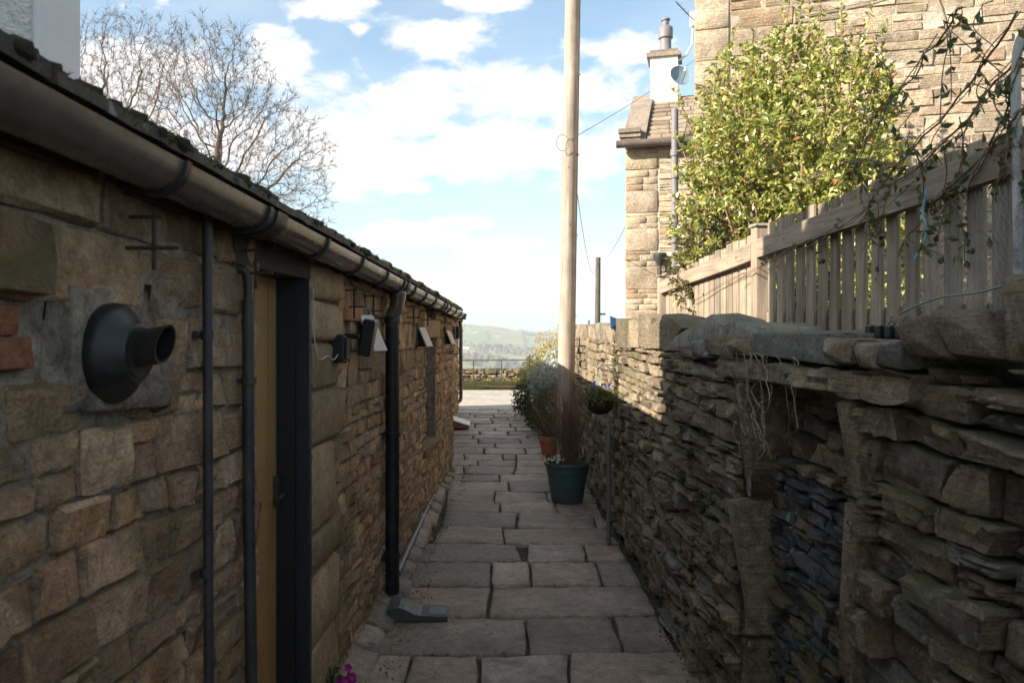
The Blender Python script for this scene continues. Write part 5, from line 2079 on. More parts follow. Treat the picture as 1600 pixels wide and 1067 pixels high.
# big near house
O1 = Vector((2.16, 8.02, 0))
bh = thing('big_stone_house', (4.5, 9, 0), 'large golden sandstone house gable wall rising behind the bright shrub', 'house')
mb = MB(); frame_box(mb, O1, 0, 5.4, .004, 1.9, 0, 6.6)
obj('wall', mb, M['gold_mortar'], bh)
m1 = frame_map(O1)
rng = random.Random(80)
q = make_courses(.34, 5.4, 1.0, 6.6, lambda v, r: r.choice([r.uniform(.075, .10), r.uniform(.12, .17), r.uniform(.16, .20)]), lambda u, v, h, r: r.uniform(.22, .62), rng, wob=.004, split=.15, seed=21, slant=.03, gap=.008)
lay_stones(bh, q, m1, M['gold_stone'], rng, d=(.001, .007), b=(.004, .008), rough=.5, limit=230, depth=.03, relief=.005, nu=5)
z = 1.0
k = 0
while z < 6.6:
    h = rng.uniform(.24, .34)
    w = .33 if k % 2 else .33
    v, f = stone_piece([(0.004, z + .004), (w, z + .004), (w, min(z + h, 6.6) - .004), (0.004, min(z + h, 6.6) - .004)], .012, .006, rng, m1, rough=.25, depth=.2)
    obj('quoin', (v, f), M['gold_stone'], bh, smooth='all')
    z += h; k += 1
mb = MB()
pts = [O1 + DIRX * -.2 + BACK * -.2, O1 + DIRX * 5.6 + BACK * -.2, O1 + DIRX * 5.6 + BACK * 2.1, O1 + DIRX * -.2 + BACK * 2.1]
v = [(p.x, p.y, 6.6) for p in pts]
r0 = O1 + DIRX * -.2 + BACK * .95; r1 = O1 + DIRX * 5.6 + BACK * .95
v += [(r0.x, r0.y, 7.4), (r1.x, r1.y, 7.4)]
mb.add(v, [(0, 1, 5, 4), (2, 3, 4, 5), (0, 4, 3), (1, 2, 5), (3, 2, 1, 0)])
obj('roof', mb, M['roof_slate'], bh)
# cable looping across the wall
pts = []
for (u, z_, n) in ((0.0, 4.02, .03), (.35, 3.95, .04), (.75, 4.12, .03), (.95, 4.55, .03), (1.1, 4.60, .03), (1.7, 4.68, .03), (2.1, 4.70, .03), (2.2, 4.55, .03), (2.3, 4.1, .03)):
    p = O1 + DIRX * u + NRM * n
    pts.append((p.x, p.y, z_))
mb = MB(); mb.tube(catmull(pts, 6), .006, 6)
tag(obj('wall_cable', mb, M['straw']), 'thin brown cable looping over the big house wall above the shrub', 'cable')

# far house with roof, chimney and dish
O2 = Vector((2.37, 13.0, 0))
fh = thing('far_stone_house', (3.5, 13.8, 0), 'narrow golden stone house with brown slate roof and white chimney, left of the big house', 'house')
EZ = 4.52
mb = MB(); frame_box(mb, O2, 0, 4.2, .004, 3.0, -.06, EZ)
obj('wall', mb, M['gold_mortar'], fh)
m2 = frame_map(O2)
rng = random.Random(81)
z = .8
while z < EZ - .1:
    h = rng.choice([.42, .36]) ; h = min(h, EZ - z)
    v, f = stone_piece([(0.004, z + .006), (.52, z + .006), (.52, z + h - .006), (0.004, z + h - .006)], .014, .008, rng, m2, rough=.4, depth=.2, tilt=.3, relief=.004, nu=5)
    obj('quoin', (v, f), M['gold_stone'], fh, smooth='all')
    z += h
    h = min(rng.choice([.26, .34, .22]), EZ - z)
    if h < .08:
        break
    for qq in make_courses(0.004, .52, z, z + h, lambda v, r: r.uniform(.08, .12), lambda u, v, h, r: r.uniform(.2, .45), rng, wob=.004, split=0, seed=22, slant=.05, gap=.012):
        v, f = stone_piece(qq, .008, .008, rng, m2, rough=.5, depth=.03)
        obj('stone', (v, f), M['gold_stone'], fh, smooth='all')
    z += h
q = make_courses(.53, 4.2, .8, EZ - .02, lambda v, r: r.uniform(.07, .11), lambda u, v, h, r: r.uniform(.18, .5), rng, wob=.006, split=.1, seed=23, slant=.06, gap=.012)
lay_stones(fh, q, m2, M['gold_stone'], rng, d=(.002, .018), b=(.008, .014), rough=.7, limit=110, depth=.03)
# roof plane: eave z EZ+.12 rising back
RB = 1.75
RZ = 5.72
slope = (RZ - EZ - .1) / RB


def rp(u, b, lift=0):
    p = O2 + DIRX * u + BACK * b
    return Vector((p.x, p.y, EZ + .1 + b * slope + lift))


mb = MB()
a = [rp(-.02, -.12), rp(4.3, -.12), rp(4.3, RB), rp(-.02, RB)]
c = [p - Vector((0, 0, .06)) for p in a]
mb.add([tuple(p) for p in a + c], [(0, 1, 2, 3), (7, 6, 5, 4), (0, 4, 5, 1), (1, 5, 6, 2), (2, 6, 7, 3), (3, 7, 4, 0)])
bk = [rp(-.02, RB), rp(4.3, RB), rp(4.3, RB), rp(-.02, RB)]
p2 = [O2 + DIRX * 4.3 + BACK * 3.1, O2 + DIRX * -.02 + BACK * 3.1]
mb.add([tuple(bk[0]), tuple(bk[1]), (p2[0].x, p2[0].y, EZ + .02), (p2[1].x, p2[1].y, EZ + .02)], [(0, 1, 2, 3)])
roof2 = obj('roof', mb, M['roof_slate'], fh)
rng = random.Random(82)
nrow = 10
for k in range(nrow):
    b0 = -.14 + k * (RB + .1) / nrow
    b1 = b0 + .26
    u = .36
    row = MB()
    while u < 3.0:
        w = rng.uniform(.2, .36)
        lift = .06
        vv = [rp(u + .006, b0 + rng.uniform(-.01, .01), lift + .02), rp(u + w - .006, b0 + rng.uniform(-.01, .01), lift + .02), rp(u + w - .006, min(b1, RB), .012 + .02), rp(u + .006, min(b1, RB), .012 + .02)]
        vd = [p - Vector((0, 0, .026)) for p in vv]
        m_ = MB(); m_.add([tuple(p) for p in vv + vd], [(0, 1, 2, 3), (7, 6, 5, 4), (0, 4, 5, 1), (1, 5, 6, 2), (2, 6, 7, 3), (3, 7, 4, 0)])
        if u < 1.7:
            obj('roof_slate', m_, M['roof_slate'], roof2)
        else:
            row.add(m_.v, m_.f)
        u += w
    if row.v:
        obj('roof_slate_courses', row, M['roof_slate'], roof2, kind='stuff')
# kneeler and coping at the verge
mb = MB()
vv = [rp(-.02, -.10, .13), rp(.34, -.10, .13), rp(.34, RB - .1, .13), rp(-.02, RB - .1, .13)]
vd = [p - Vector((0, 0, .16)) for p in vv]
mb.add([tuple(p) for p in vv + vd], [(0, 1, 2, 3), (7, 6, 5, 4), (0, 4, 5, 1), (1, 5, 6, 2), (2, 6, 7, 3), (3, 7, 4, 0)])
obj('verge_coping', mb, M['roof_coping'], roof2)
for (e, z0, z1) in ((.02, EZ + .03, EZ + .10), (.05, EZ + .105, EZ + .17), (.08, EZ + .175, EZ + .24)):
    mb = MB(); frame_box(mb, O2, -.06 - e * .4, .26, -.12 - e, .1, z0, z1)
    obj('kneeler', mb, M['roof_coping'], fh)
mb = MB()
pa = [O2 + DIRX * u + NRM * .17 for u in (-.10, 3.4)]
for i, (u0, u1) in enumerate(((-.12, 3.4),)):
    A = O2 + DIRX * u0 + NRM * .19; B = O2 + DIRX * u1 + NRM * .19
    mb.tube([(A.x, A.y, EZ - .01), (B.x, B.y, EZ - .01)], .062, 14)
obj('gutter', mb, M['gutter'], fh, smooth=50)
mb = MB(); frame_box(mb, O2, -.05, 4.2, -.12, -.02, EZ - .02, EZ + .03)
obj('fascia', mb, M['dark_wood'], fh)
# soil stack and thin pipe
s0 = O2 + DIRX * .80 + NRM * .30
t = thing('soil_stack', (s0.x, s0.y, .5), 'grey soil pipe standing in front of the far house and rising past its gutter', 'pipe')
mb = MB(); mb.tube([(s0.x, s0.y, .5), (s0.x, s0.y, 4.98)], .055, 14)
obj('pipe', mb, M['lead'], t, smooth=50)
for z in (3.9, 4.25, 3.0, 2.2):
    mb = MB(); mb.tube([(s0.x, s0.y, z), (s0.x, s0.y, z + .10)], .072, 14)
    obj('collar', mb, M['lead'], t, smooth=50)
s1 = O2 + DIRX * .56 + NRM * .12
t = thing('hopper_pipe', (s1.x, s1.y, .5), 'thin dark downpipe with a small hopper on the far house behind the fence end', 'downpipe')
mb = MB(); mb.tube([(s1.x, s1.y, .5), (s1.x, s1.y, 2.62)], .032, 12)
obj('pipe', mb, M['dark_pipe'], t, smooth=50)
mb = MB(); mb.lathe([(.035, 0), (.06, .05), (.11, .12), (.11, .20), (.09, .20)], 12, Matrix.Translation((s1.x, s1.y, 2.55)))
obj('hopper', mb, M['dark_pipe'], t, smooth=50)
# chimney
ch = thing('white_chimney', (3.0, 14.3, 5.3), 'white painted chimney with a dark pot on the far house roof', 'chimney')
mb = MB()
frame_box(mb, O2, .30, .78, 1.45, 1.95, 5.15, 6.40)
obj('stack', mb, M['white_render'], ch)
mb = MB(); frame_box(mb, O2, .24, .84, 1.40, 2.0, 6.40, 6.47); frame_box(mb, O2, .30, .78, 1.45, 1.95, 6.47, 6.53)
obj('cap', mb, M['roof_coping'], ch)
c0 = O2 + DIRX * .56 + BACK * 1.68
mb = MB(); mb.lathe([(.12, 0), (.10, .03), (.10, .25), (.128, .27), (.128, .45), (.10, .48), (.09, .48)], 20, Matrix.Translation((c0.x, c0.y, 6.53)))
obj('pot', mb, M['lead'], ch, smooth=50)
mb = MB(); mb.lathe([(.06, .0), (.06, .12), (.08, .13), (.08, .16), (.001, .17)], 14, Matrix.Translation((c0.x, c0.y, 6.99)))
obj('cowl', mb, M['lead'], ch, smooth=50)
# aerial mast
c1 = O2 + DIRX * .86 + BACK * 1.55
t = thing('aerial', (c1.x, c1.y, 6.3), 'white aerial mast with a box head bracketed to the white chimney', 'aerial')
mb = MB(); mb.tube([(c1.x - .12, c1.y, 6.30), (c1.x + .06, c1.y, 6.42), (c1.x + .17, c1.y, 6.62), (c1.x + .19, c1.y, 6.95)], .02, 8)
obj('mast', mb, M['white_plastic'], t, smooth=50)
mb = MB(); mb.bbox(c1.x + .13, c1.x + .25, c1.y - .05, c1.y + .05, 6.92, 7.20, .02)
obj('head', mb, M['white_plastic'], t)
mb = MB(); mb.tube([(c1.x + .2, c1.y, 7.05), (c1.x - .22, c1.y - .4, 7.22)], .011, 6)
for k in range(5):
    s = k / 4
    cxx, cyy, czz = c1.x + .12 - .34 * s, c1.y - .05 - .35 * s, 7.08 + .16 * s
    mb.tube([(cxx - .03, cyy + .05, czz), (cxx + .03, cyy - .05, czz)], .005, 5)
obj('boom', mb, M['grey_pipe'], t)
# dish
t = thing('satellite_dish', (c1.x + .4, c1.y - .3, 6.0), 'round grey satellite dish fixed to the side of the white chimney', 'satellite dish')
dc = at(1061, 121, 14.15)
dn = Vector((.25, -1, .35)).normalized()
W = Matrix.Translation(dc) @ dn.to_track_quat('Z', 'Y').to_matrix().to_4x4()
mb = MB()
prof = [(.001, 0)] + [(.19 * k / 6, .05 * (k / 6) ** 2) for k in range(1, 7)] + [(.195, .055), (.19, .045)] + [(.19 * k / 6, .05 * (k / 6) ** 2 - .012) for k in range(5, 0, -1)]
mb.lathe(prof, 28, W)
obj('reflector', mb, M['dish'], t, smooth=60)
mb = MB(); mb.tube([W @ Vector((0, -.17, .02)), W @ Vector((0, -.08, .20)), W @ Vector((0, -.02, .24))], .009, 6)
obj('feed_arm', mb, M['grey_pipe'], t)
mb = MB(); mb.tube([W @ Vector((0, -.03, .22)), W @ Vector((0, .02, .27))], .026, 10)
obj('receiver', mb, M['white_plastic'], t)
mb = MB(); mb.tube([W @ Vector((0, 0, -.01)), W @ Vector((0, 0, -.1)), (O2 + DIRX * .76 + BACK * 1.6) + Vector((0, 0, dc.z - .05))], .018, 8)
obj('mount', mb, M['grey_pipe'], t)

# ================================================================== POLES AND WIRES
t = thing('lane_pole', (1.0, 9.0, 0), 'tall silvery wooden utility pole standing against the right wall', 'utility pole')
mb = MB()
pts = [Vector((.955 + .018 * z, 9.0, z)) for z in np.linspace(-.05, 8.2, 14)]
v, f = tube_mesh(pts, [.098 - .0022 * z for z in np.linspace(0, 8.2, 14)], 26)
rng = random.Random(3)
mb.add(v, f)
obj('shaft', mb, M['lane_pole'], t, smooth=50)
mb = MB(); mb.tube([(.955 + .018 * z + .085 - .002 * z, 8.955, z) for z in np.linspace(1.2, 7.8, 12)], .007, 6)
obj('pole_cable', mb, M['cable'], t)
for z in (1.7, 2.6, 3.5, 4.4):
    mb = MB(); mb.box(1.02 + .018 * (z - .0), 1.05 + .018 * z, 8.93, 8.945, z, z + .02)
    obj('cable_clip', mb, M['cable'], bpy.data.objects['lane_pole'])
t = thing('distant_pole', (4.35, 30, -1), 'dark utility pole in the distance between the lane pole and the far house', 'utility pole')
gz = ground_z(4.4, 30)
mb = MB(); mb.tube([(4.4, 30, gz - .3), (4.45, 30, 4.15)], [.12, .095], 12)
obj('shaft', mb, M['dark_pole'], t, smooth=50)
mb = MB(); mb.box(4.5, 4.72, 29.95, 30.05, 1.98, 2.05); mb.tube([(4.45, 29.86, 3.2), (4.45, 29.86, 3.5)], .04, 8); mb.tube([(4.56, 29.9, .9), (4.56, 29.9, 1.3)], .05, 8)
obj('fitting', mb, M['dark_pipe'], t)
t = thing('small_distant_post', (3.25, 24, -.4), 'short thin dark post beside the distant utility pole', 'post')
mb = MB(); mb.tube([(3.28, 24, -.6), (3.28, 24, 1.75)], .025, 8)
obj('shaft', mb, M['dark_pole'], t)


def cable(a, b, sag, r, name, label, n=18):
    a, b = Vector(a), Vector(b)
    pts = []
    for i in range(n + 1):
        s = i / n
        p = a.lerp(b, s)
        p.z -= sag * 4 * s * (1 - s)
        pts.append(p)
    mb = MB(); mb.tube(pts, r, 5)
    tag(obj(name, mb, M['cable']), label, 'cable')


PT = Vector((.955 + .018 * 3.68, 8.9, 3.68))
cable(PT, (c1.x + .45, c1.y - 1.5, 6.35), .08, .004, 'overhead_cable', 'thin cable rising from the lane pole past the white chimney to the big house')
cable((.955 + .018 * 3.3 + .05, 9.1, 3.45), (4.4, 30, 4.0), .8, .005, 'overhead_cable', 'thin sagging cable from the lane pole down to the distant pole')
cable((4.45, 30, 4.0), at(978, 352, 13.1), .2, .006, 'overhead_cable', 'thin cable from the distant pole up to the far stone house')
cable(at(520, 342, 46), (4.45, 30, 4.05), 0.1, .006, 'overhead_cable', 'long faint cable crossing low over the sky behind the gutter')
mb = MB()
mb.tube([(PT.x - .10 + .07 * math.cos(a), PT.y - .02, PT.z - .05 + .09 * math.sin(a)) for a in np.linspace(0, 6.28, 20)], .004, 5)
tag(obj('cable_loop', mb, M['cable']), 'small loop of spare cable hanging on the left of the lane pole', 'cable')
mb = MB()
mb.tube([(PT.x + .14, PT.y - .05, 3.6)] + [(PT.x + .10, PT.y - .05, z) for z in np.linspace(3.3, .9, 8)], .006, 5)

# white weathered pipe with hooked top at the near right
t = thing('hooked_pipe', (1.76, 2.55, 1.5), 'pale weathered pipe with a curved top standing by the near fence end', 'pipe')
mb = MB(); mb.tube(catmull([(1.76, 2.60, 1.47), (1.755, 2.60, 2.1), (1.75, 2.60, 2.42), (1.765, 2.59, 2.54), (1.82, 2.56, 2.60), (1.92, 2.50, 2.63)], 6), .015, 14)
obj('pipe', mb, plain_mat('weathered_pale_paint', (.42, .41, .40), .8, var=.25, scale=18, bump=.4, dirt=(.16, .14, .12), dirt_amt=.7), t, smooth=50)

# ================================================================== GATE, WALL, VERGE
gt = thing('field_gate', (.4, 24.2, -.4), 'rusty five bar metal field gate across the field beyond the drive', 'gate')
zg = -.42
GX0, GX1 = -1.9, 1.50
GY0, GY1 = 24.9, 24.0


def gpos(s, z):
    return (GX0 + (GX1 - GX0) * s, GY0 + (GY1 - GY0) * s, zg + z + .05 * s)


for z in (.12, .36, .60, .92):
    mb = MB(); mb.tube([gpos(0, z), gpos(1, z)], .018, 8)
    obj('bar', mb, M['rust_iron'], gt)
for s in (0, .25, .5, .75, 1.0):
    mb = MB(); mb.tube([gpos(s, .10), gpos(s, .94)], .016, 8)
    obj('upright', mb, M['rust_iron'], gt)
mb = MB(); mb.bbox(1.52, 1.76, 23.9, 24.15, -.6, .56, .02)
tag(obj('gate_post', mb, M['dark_pole']), 'squat dark wooden gate post at the right end of the field gate', 'post')
mb = MB(); mb.tube([(1.48, 24.0, -.5), (1.48, 24.0, .64)], .03, 8)
tag(obj('iron_post', mb, M['rust_iron']), 'slim iron post hard against the squat gate post', 'post')
# field wall behind the gate
fwl = thing('field_wall', (0, 25.8, -.6), 'low sunlit dry stone field wall behind the metal gate', 'stone wall')
rng = random.Random(90)


def map_f(u, v, n):
    return (u, 25.6 - n, v - .75)


mb = MB(); mb.box(-12, 2.8, 25.63, 26.0, -1, .18)
obj('rubble_core', mb, M['dark_joint'], fwl)
q = make_courses(-3, 2.8, 0, .98, lambda v, r: r.uniform(.08, .16), lambda u, v, h, r: r.uniform(.18, .45), rng, wob=.03, split=.1, seed=31, slant=.3, gap=.02)
lay_stones(fwl, q, map_f, M['pale_wall_stone'], rng, d=(0, .05), b=(.02, .04), rough=1.0, limit=120, depth=.1)
# verge
mb = MB()
v = []
for i in range(31):
    x = -14 + i * .6
    v += [(x, 24.35 + .05 * math.sin(i), -.42), (x, 24.6, -.28 + .04 * math.sin(i * 1.7)), (x, 25.55, -.25), (x, 26.2, -.7)]
f = []
for i in range(30):
    for k in range(3):
        f.append((i * 4 + k, i * 4 + k + 1, i * 4 + 5 + k, i * 4 + 4 + k))
mb.add(v, f)
obj('verge', mb, M['soil'], kind='structure', smooth='all')
mb = MB()
for k in range(9000):
    x = rng.uniform(-3, 2.6); y = rng.uniform(24.35, 25.5)
    h = rng.uniform(.06, .20)
    p = Vector((x, y, -.34))
    tip = p + Vector((rng.uniform(-.06, .06), rng.uniform(-.06, .06), h + .04))
    w = .008
    mb.add([p + Vector((-w, 0, 0)), p + Vector((w, 0, 0)), tip], [(0, 1, 2)])
obj('verge_grass', mb, M['grass'], kind='stuff')


def daffodil(x, y, label):
    t = thing('daffodil_clump', (x, y, -.3), label, 'flowers', 'yellow daffodil clumps on the verge')
    mb = MB(); ms = MB()
    for k in range(9):
        px, py, h = x + rng.gauss(0, .06), y + rng.gauss(0, .05), rng.uniform(.20, .32)
        ms.tube([(px, py, -.32), (px, py, -.3 + h)], .004, 4)
        for a in range(6):
            w = a * math.pi / 3
            leaf_quad(mb, (px, py - .01, -.3 + h), (math.cos(w) * .026, -.01, math.sin(w) * .026), (0, -1, 0), .018)
    obj('stems', ms, M['grass'], t); obj('petals', mb, M['petal_yellow'], t, kind='stuff')


for i, (x, lab) in enumerate(((-.22, 'brightest yellow daffodil clump on the verge, near the farther outbuilding'), (.35, 'small daffodil clump left of the middle of the gate verge'), (.78, 'small daffodil clump at the middle of the gate verge'), (1.1, 'small daffodil clump at the right of the gate verge'))):
    daffodil(x, 24.55, lab)

# ================================================================== PLANTS
def shrub(name, label, cat, lumps, n, ls, mat, rng, stem_base=None, group=None, stems=8, big=0, flower=None, fl_n=0, lw=.5, up=.3, stem_mat=None, cluster=0):
    """foliage spread through overlapping lumps; the pieces that show largest are objects of their own"""
    base = stem_base or (lumps[0][0], lumps[0][1], lumps[0][2] - lumps[0][3])
    t = thing(name, base, label, cat, group)
    sm = MB()
    tips = []
    for k in range(stems):
        l = rng.choice(lumps)
        c = Vector(l[:3]) + Vector((rng.gauss(0, .4) * l[3], rng.gauss(0, .4) * l[3], rng.gauss(0, .35) * l[3]))
        b = Vector(base)
        mid = b.lerp(c, .5) + Vector((rng.gauss(0, .06), rng.gauss(0, .06), .05)) * l[3] * 2
        sm.tube(catmull([b, mid, c], 4), [.012 * (1 - .07 * i) * (l[3] / .4 + .3) for i in range(9)], 5)
    if stems:
        obj('stems', sm, stem_mat or M['twig'], t, smooth='all')
    mb = MB()
    tot = sum(l[3] ** 2 for l in lumps)
    cand = []
    for l in lumps:
        for k in range(int(n * l[3] ** 2 / tot)):
            d = rand_dir(rng)
            rr = l[3] * (rng.random() ** .33)
            sq = l[4] if len(l) > 4 else 1.0
            p = Vector((l[0] + d.x * rr, l[1] + d.y * rr, l[2] + d.z * rr * sq))
            cl = mnoise.noise(p * (1.6 / max(l[3], .15)))
            if cl < (-.12 if cluster else -.22) and rng.random() < .85:
                continue
            dd = (d * .7 + rand_dir(rng) + Vector((0, 0, up))).normalized() * ls * rng.uniform(.6, 1.25)
            if cluster:
                ax = (d + rand_dir(rng) * .6 + Vector((0, 0, .5))).normalized()
                for j in range(cluster):
                    tt_ = j / cluster
                    pp = p + ax * ls * 2.2 * tt_
                    d2_ = (ax * .7 + rand_dir(rng)).normalized() * ls * rng.uniform(.55, 1.3)
                    cand.append((pp, d2_))
            else:
                cand.append((p, dd))
    cand.sort(key=lambda c: c[0].y + c[0].x * .3)
    for i, (p, dd) in enumerate(cand):
        if i < big:
            m_ = MB(); leaf_quad(m_, p, dd, rand_dir(rng) + Vector((0, 0, 1)), ls * lw)
            obj('leaf', m_, mat, t)
        else:
            leaf_quad(mb, p, dd, rand_dir(rng) + Vector((0, 0, 1)), ls * lw)
    obj('foliage', mb, mat, t, kind='stuff')
    if flower:
        fb = MB()
        for k in range(fl_n):
            l = rng.choice(lumps)
            d = rand_dir(rng); d.y = -abs(d.y); d.z = abs(d.z) * .8
            p = Vector(l[:3]) + d * l[3] * .97
            for a in range(5):
                w = a * 1.257
                leaf_quad(fb, p, (math.cos(w) * ls * .6, -.01, math.sin(w) * ls * .6), (0, -1, 0), ls * .5)
        obj('blossom', fb, flower, t, kind='stuff')
    return t


rng = random.Random(100)
# the big bright shrub behind the fence
bush = shrub('variegated_shrub', 'tall bright yellow green evergreen shrub behind the picket fence, lit by the sun', 'shrub',
             [(2.22, 7.05, 2.45, .48, 1.1), (2.45, 6.85, 3.05, .60, 1.0), (2.76, 6.45, 3.10, .56, 1.0), (2.92, 6.40, 2.55, .50, 1.0), (2.30, 7.0, 3.55, .34, 1.3), (2.75, 6.5, 2.3, .50, 1.0),
              (2.55, 6.7, 3.72, .30, 1.0), (2.92, 6.35, 3.4, .30, 1.3), (2.10, 7.0, 2.95, .30, 1.2), (2.25, 7.15, 1.95, .40, 1.2), (2.9, 6.3, 2.0, .5, 1.0)],
             4200, .062, M['bush_leaf'], rng, stem_base=(2.6, 6.7, 1.45), stems=60, big=240, lw=.55, cluster=9)
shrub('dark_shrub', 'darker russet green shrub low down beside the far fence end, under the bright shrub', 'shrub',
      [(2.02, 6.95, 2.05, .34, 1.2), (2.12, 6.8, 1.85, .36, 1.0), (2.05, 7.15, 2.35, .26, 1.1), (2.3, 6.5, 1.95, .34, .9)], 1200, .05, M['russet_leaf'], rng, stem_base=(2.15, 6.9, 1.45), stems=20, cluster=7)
# upright shoots
mb = MB(); lf = MB()
for k in range(46):
    c = rng.choice([(2.30, 7.0, 3.55), (2.45, 6.85, 3.5), (2.82, 6.4, 3.5), (3.0, 6.3, 3.4), (2.12, 7.0, 3.1), (2.62, 6.6, 3.7)])
    b = Vector(c) + Vector((rng.gauss(0, .18), rng.gauss(0, .1), rng.uniform(-.2, .15)))
    d = Vector((rng.gauss(0, .22), rng.gauss(0, .15), 1)).normalized()
    L = rng.uniform(.3, .75)
    pts = [b + d * L * s + Vector((0, 0, 0)) for s in (0, .35, .7, 1)]
    mb.tube(pts, [.006, .005, .004, .002], 4)
    for i in range(int(L * 46)):
        s = rng.uniform(.1, 1)
        dd = (rand_dir(rng) + Vector((0, 0, .6))).normalized() * .06 * (1.2 - .4 * s)
        leaf_quad(lf, b + d * L * s, dd, rand_dir(rng), .032)
obj('shoots', mb, M['twig'], bush); obj('shoot_foliage', lf, M['bush_leaf'], bush, kind='stuff')

# the climber trailing over the fence
vine = thing('climber', (1.75, 2.7, 2.5), 'dark leafy climber trailing along the top of the fence from the near right corner', 'climbing plant')
rng = random.Random(101)
spl = [[(1590, 25), (1500, 150), (1400, 262), (1330, 345), (1215, 400), (1150, 440)], [(1590, 60), (1490, 190), (1380, 290), (1260, 380), (1190, 410), (1075, 470)],
       [(1600, 160), (1520, 250), (1430, 345), (1390, 400)], [(1500, 10), (1470, 60), (1400, 150), (1340, 250)], [(1400, 262), (1340, 250), (1290, 262), (1230, 300)],
       [(1590, 90), (1560, 180), (1500, 300), (1440, 330)]]
leafpts = []
for i, s in enumerate(spl):
    pts = [at(px, py, 1.73 * F / (px - 750)) for (px, py) in s]
    pts = [p + Vector((-.02 * i % .06, 0, 0)) for p in pts]
    cv = catmull(pts, 6)
    cv = [p + Vector((rng.gauss(0, .006), rng.gauss(0, .006), rng.gauss(0, .006))) for p in cv]
    mb = MB(); mb.tube(cv, [.0045 * (1 - .6 * k / len(cv)) for k in range(len(cv))], 6)
    obj('stem', mb, M['twig'], vine, smooth='all')
    leafpts += cv
    # second strand twisting round
    mb = MB(); mb.tube([p + Vector((.012 * math.cos(k), .012 * math.sin(k * .7), .012 * math.sin(k))) for k, p in enumerate(cv)], .002, 5)
    obj('stem', mb, M['twig'], vine, smooth='all')
near = [p for p in leafpts if p.y < 3.9]
nl = 0
lf = MB()
for k in range(60):
    p = rng.choice(near) + Vector((0, rng.gauss(0, .08), 0))
    L = rng.uniform(.10, .36)
    hang = rng.random() < .7
    d = Vector((rng.gauss(0, .25), rng.gauss(0, .6), -.8 if hang else .7)).normalized()
    pts = [p, p + d * L * .5 + Vector((rng.gauss(0, .02), rng.gauss(0, .02), 0)), p + d * L + Vector((rng.gauss(0, .03), rng.gauss(0, .03), -.02))]
    cv = catmull(pts, 4)
    mb = MB(); mb.tube(cv, .0022, 4)
    obj('shoot', mb, M['twig'], vine)
    for i in range(int(L * 22) + 2):
        q_ = rng.choice(cv)
        dd = (rand_dir(rng) + Vector((0, 0, -.7))).normalized() * rng.uniform(.03, .058)
        if nl > 230:
            leaf_quad(lf, q_, dd, rand_dir(rng), .024)
            continue
        m_ = MB(); leaf_quad(m_, q_, dd, rand_dir(rng), .024)
        obj('leaf', m_, M['vine_leaf'], vine); nl += 1
obj('foliage', lf, M['vine_leaf'], vine, kind='stuff')
for p in leafpts:
    if nl < 290 and rng.random() < .35:
        m_ = MB(); leaf_quad(m_, p, (rand_dir(rng) + Vector((0, 0, -.6))).normalized() * rng.uniform(.03, .05), rand_dir(rng), .018)
        obj('leaf', m_, M['vine_leaf'], vine); nl += 1

# the green pot with bare twigs
PX, PY = .79, 7.22
t = thing('green_planter', (PX, PY, 0), 'dark green round plastic planter on the flags by the right wall', 'plant pot')
mb = MB()
T = Matrix.Translation((PX, PY, .0))
mb.lathe([(.001, .004), (.135, .004), (.142, .02), (.182, .27), (.188, .275), (.192, .33), (.206, .335), (.210, .352), (.206, .366), (.192, .366), (.185, .34), (.16, .30)], 40, T)
pot = obj('pot', mb, M['green_pot'], t, smooth=35)
mb = MB(); mb.lathe([(.001, .335), (.186, .33)], 24, T)
obj('soil', mb, M['soil'], t)
tw = thing('twiggy_bush', (PX, PY, .33), 'bare reddish brown twiggy bush growing in the green planter', 'bush')
rng = random.Random(110)
mb = MB(); sm = MB(); lf = MB()
for k in range(150):
    b = Vector((PX + rng.gauss(-.0, .035), PY + rng.gauss(0, .035), .32))
    a = rng.uniform(0, 6.28)
    sp = abs(rng.gauss(0, .15))
    L = rng.uniform(.35, .66)
    tip = b + Vector((math.cos(a) * sp, math.sin(a) * sp * .8, L))
    mid = b.lerp(tip, .5) + Vector((rng.gauss(0, .015), rng.gauss(0, .015), .02))
    cv = catmull([b, mid, tip], 3)
    mb.tube(cv, [.0028, .0026, .0024, .002, .0018, .0015, .001], 3, cap=False)
    for j in range(9):
        q_ = cv[rng.randint(2, 6)]
        d = (rand_dir(rng) * .6 + (tip - b).normalized()).normalized() * rng.uniform(.05, .14)
        sm.tube([q_, q_ + d], [.0013, .0008], 3, cap=False)
        if rng.random() < .35:
            leaf_quad(lf, q_ + d, rand_dir(rng) * .014, (0, 0, 1), .007)
obj('stems', mb, M['twig'], tw, kind='stuff'); obj('twigs', sm, M['twig'], tw, kind='stuff'); obj('buds', lf, M['olive_leaf'], tw, kind='stuff')
for i, (dx, lab, fm) in enumerate(((-.12, 'little white primrose clump at the left of the green planter', 'petal_white'), (.12, 'little green plant at the right of the green planter', None))):
    tt = thing('primrose', (PX + dx, PY - .08, .34), lab, 'plant')
    a = MB(); b = MB()
    for k in range(60):
        c = Vector((PX + dx + rng.gauss(0, .035), PY - .08 + rng.gauss(0, .03), .35 + rng.uniform(0, .05)))
        leaf_quad(a, c, (rand_dir(rng) + Vector((0, 0, .5))).normalized() * .045, rand_dir(rng), .025)
        if fm and k < 9:
            for w in range(5):
                leaf_quad(b, c + Vector((0, -.02, .035)), (math.cos(w * 1.257) * .018, -.008, math.sin(w * 1.257) * .018), (0, -1, 0), .016)
    obj('leaves', a, M['vine_leaf'], tt)
    if fm:
        obj('petals', b, M[fm], tt, kind='stuff')

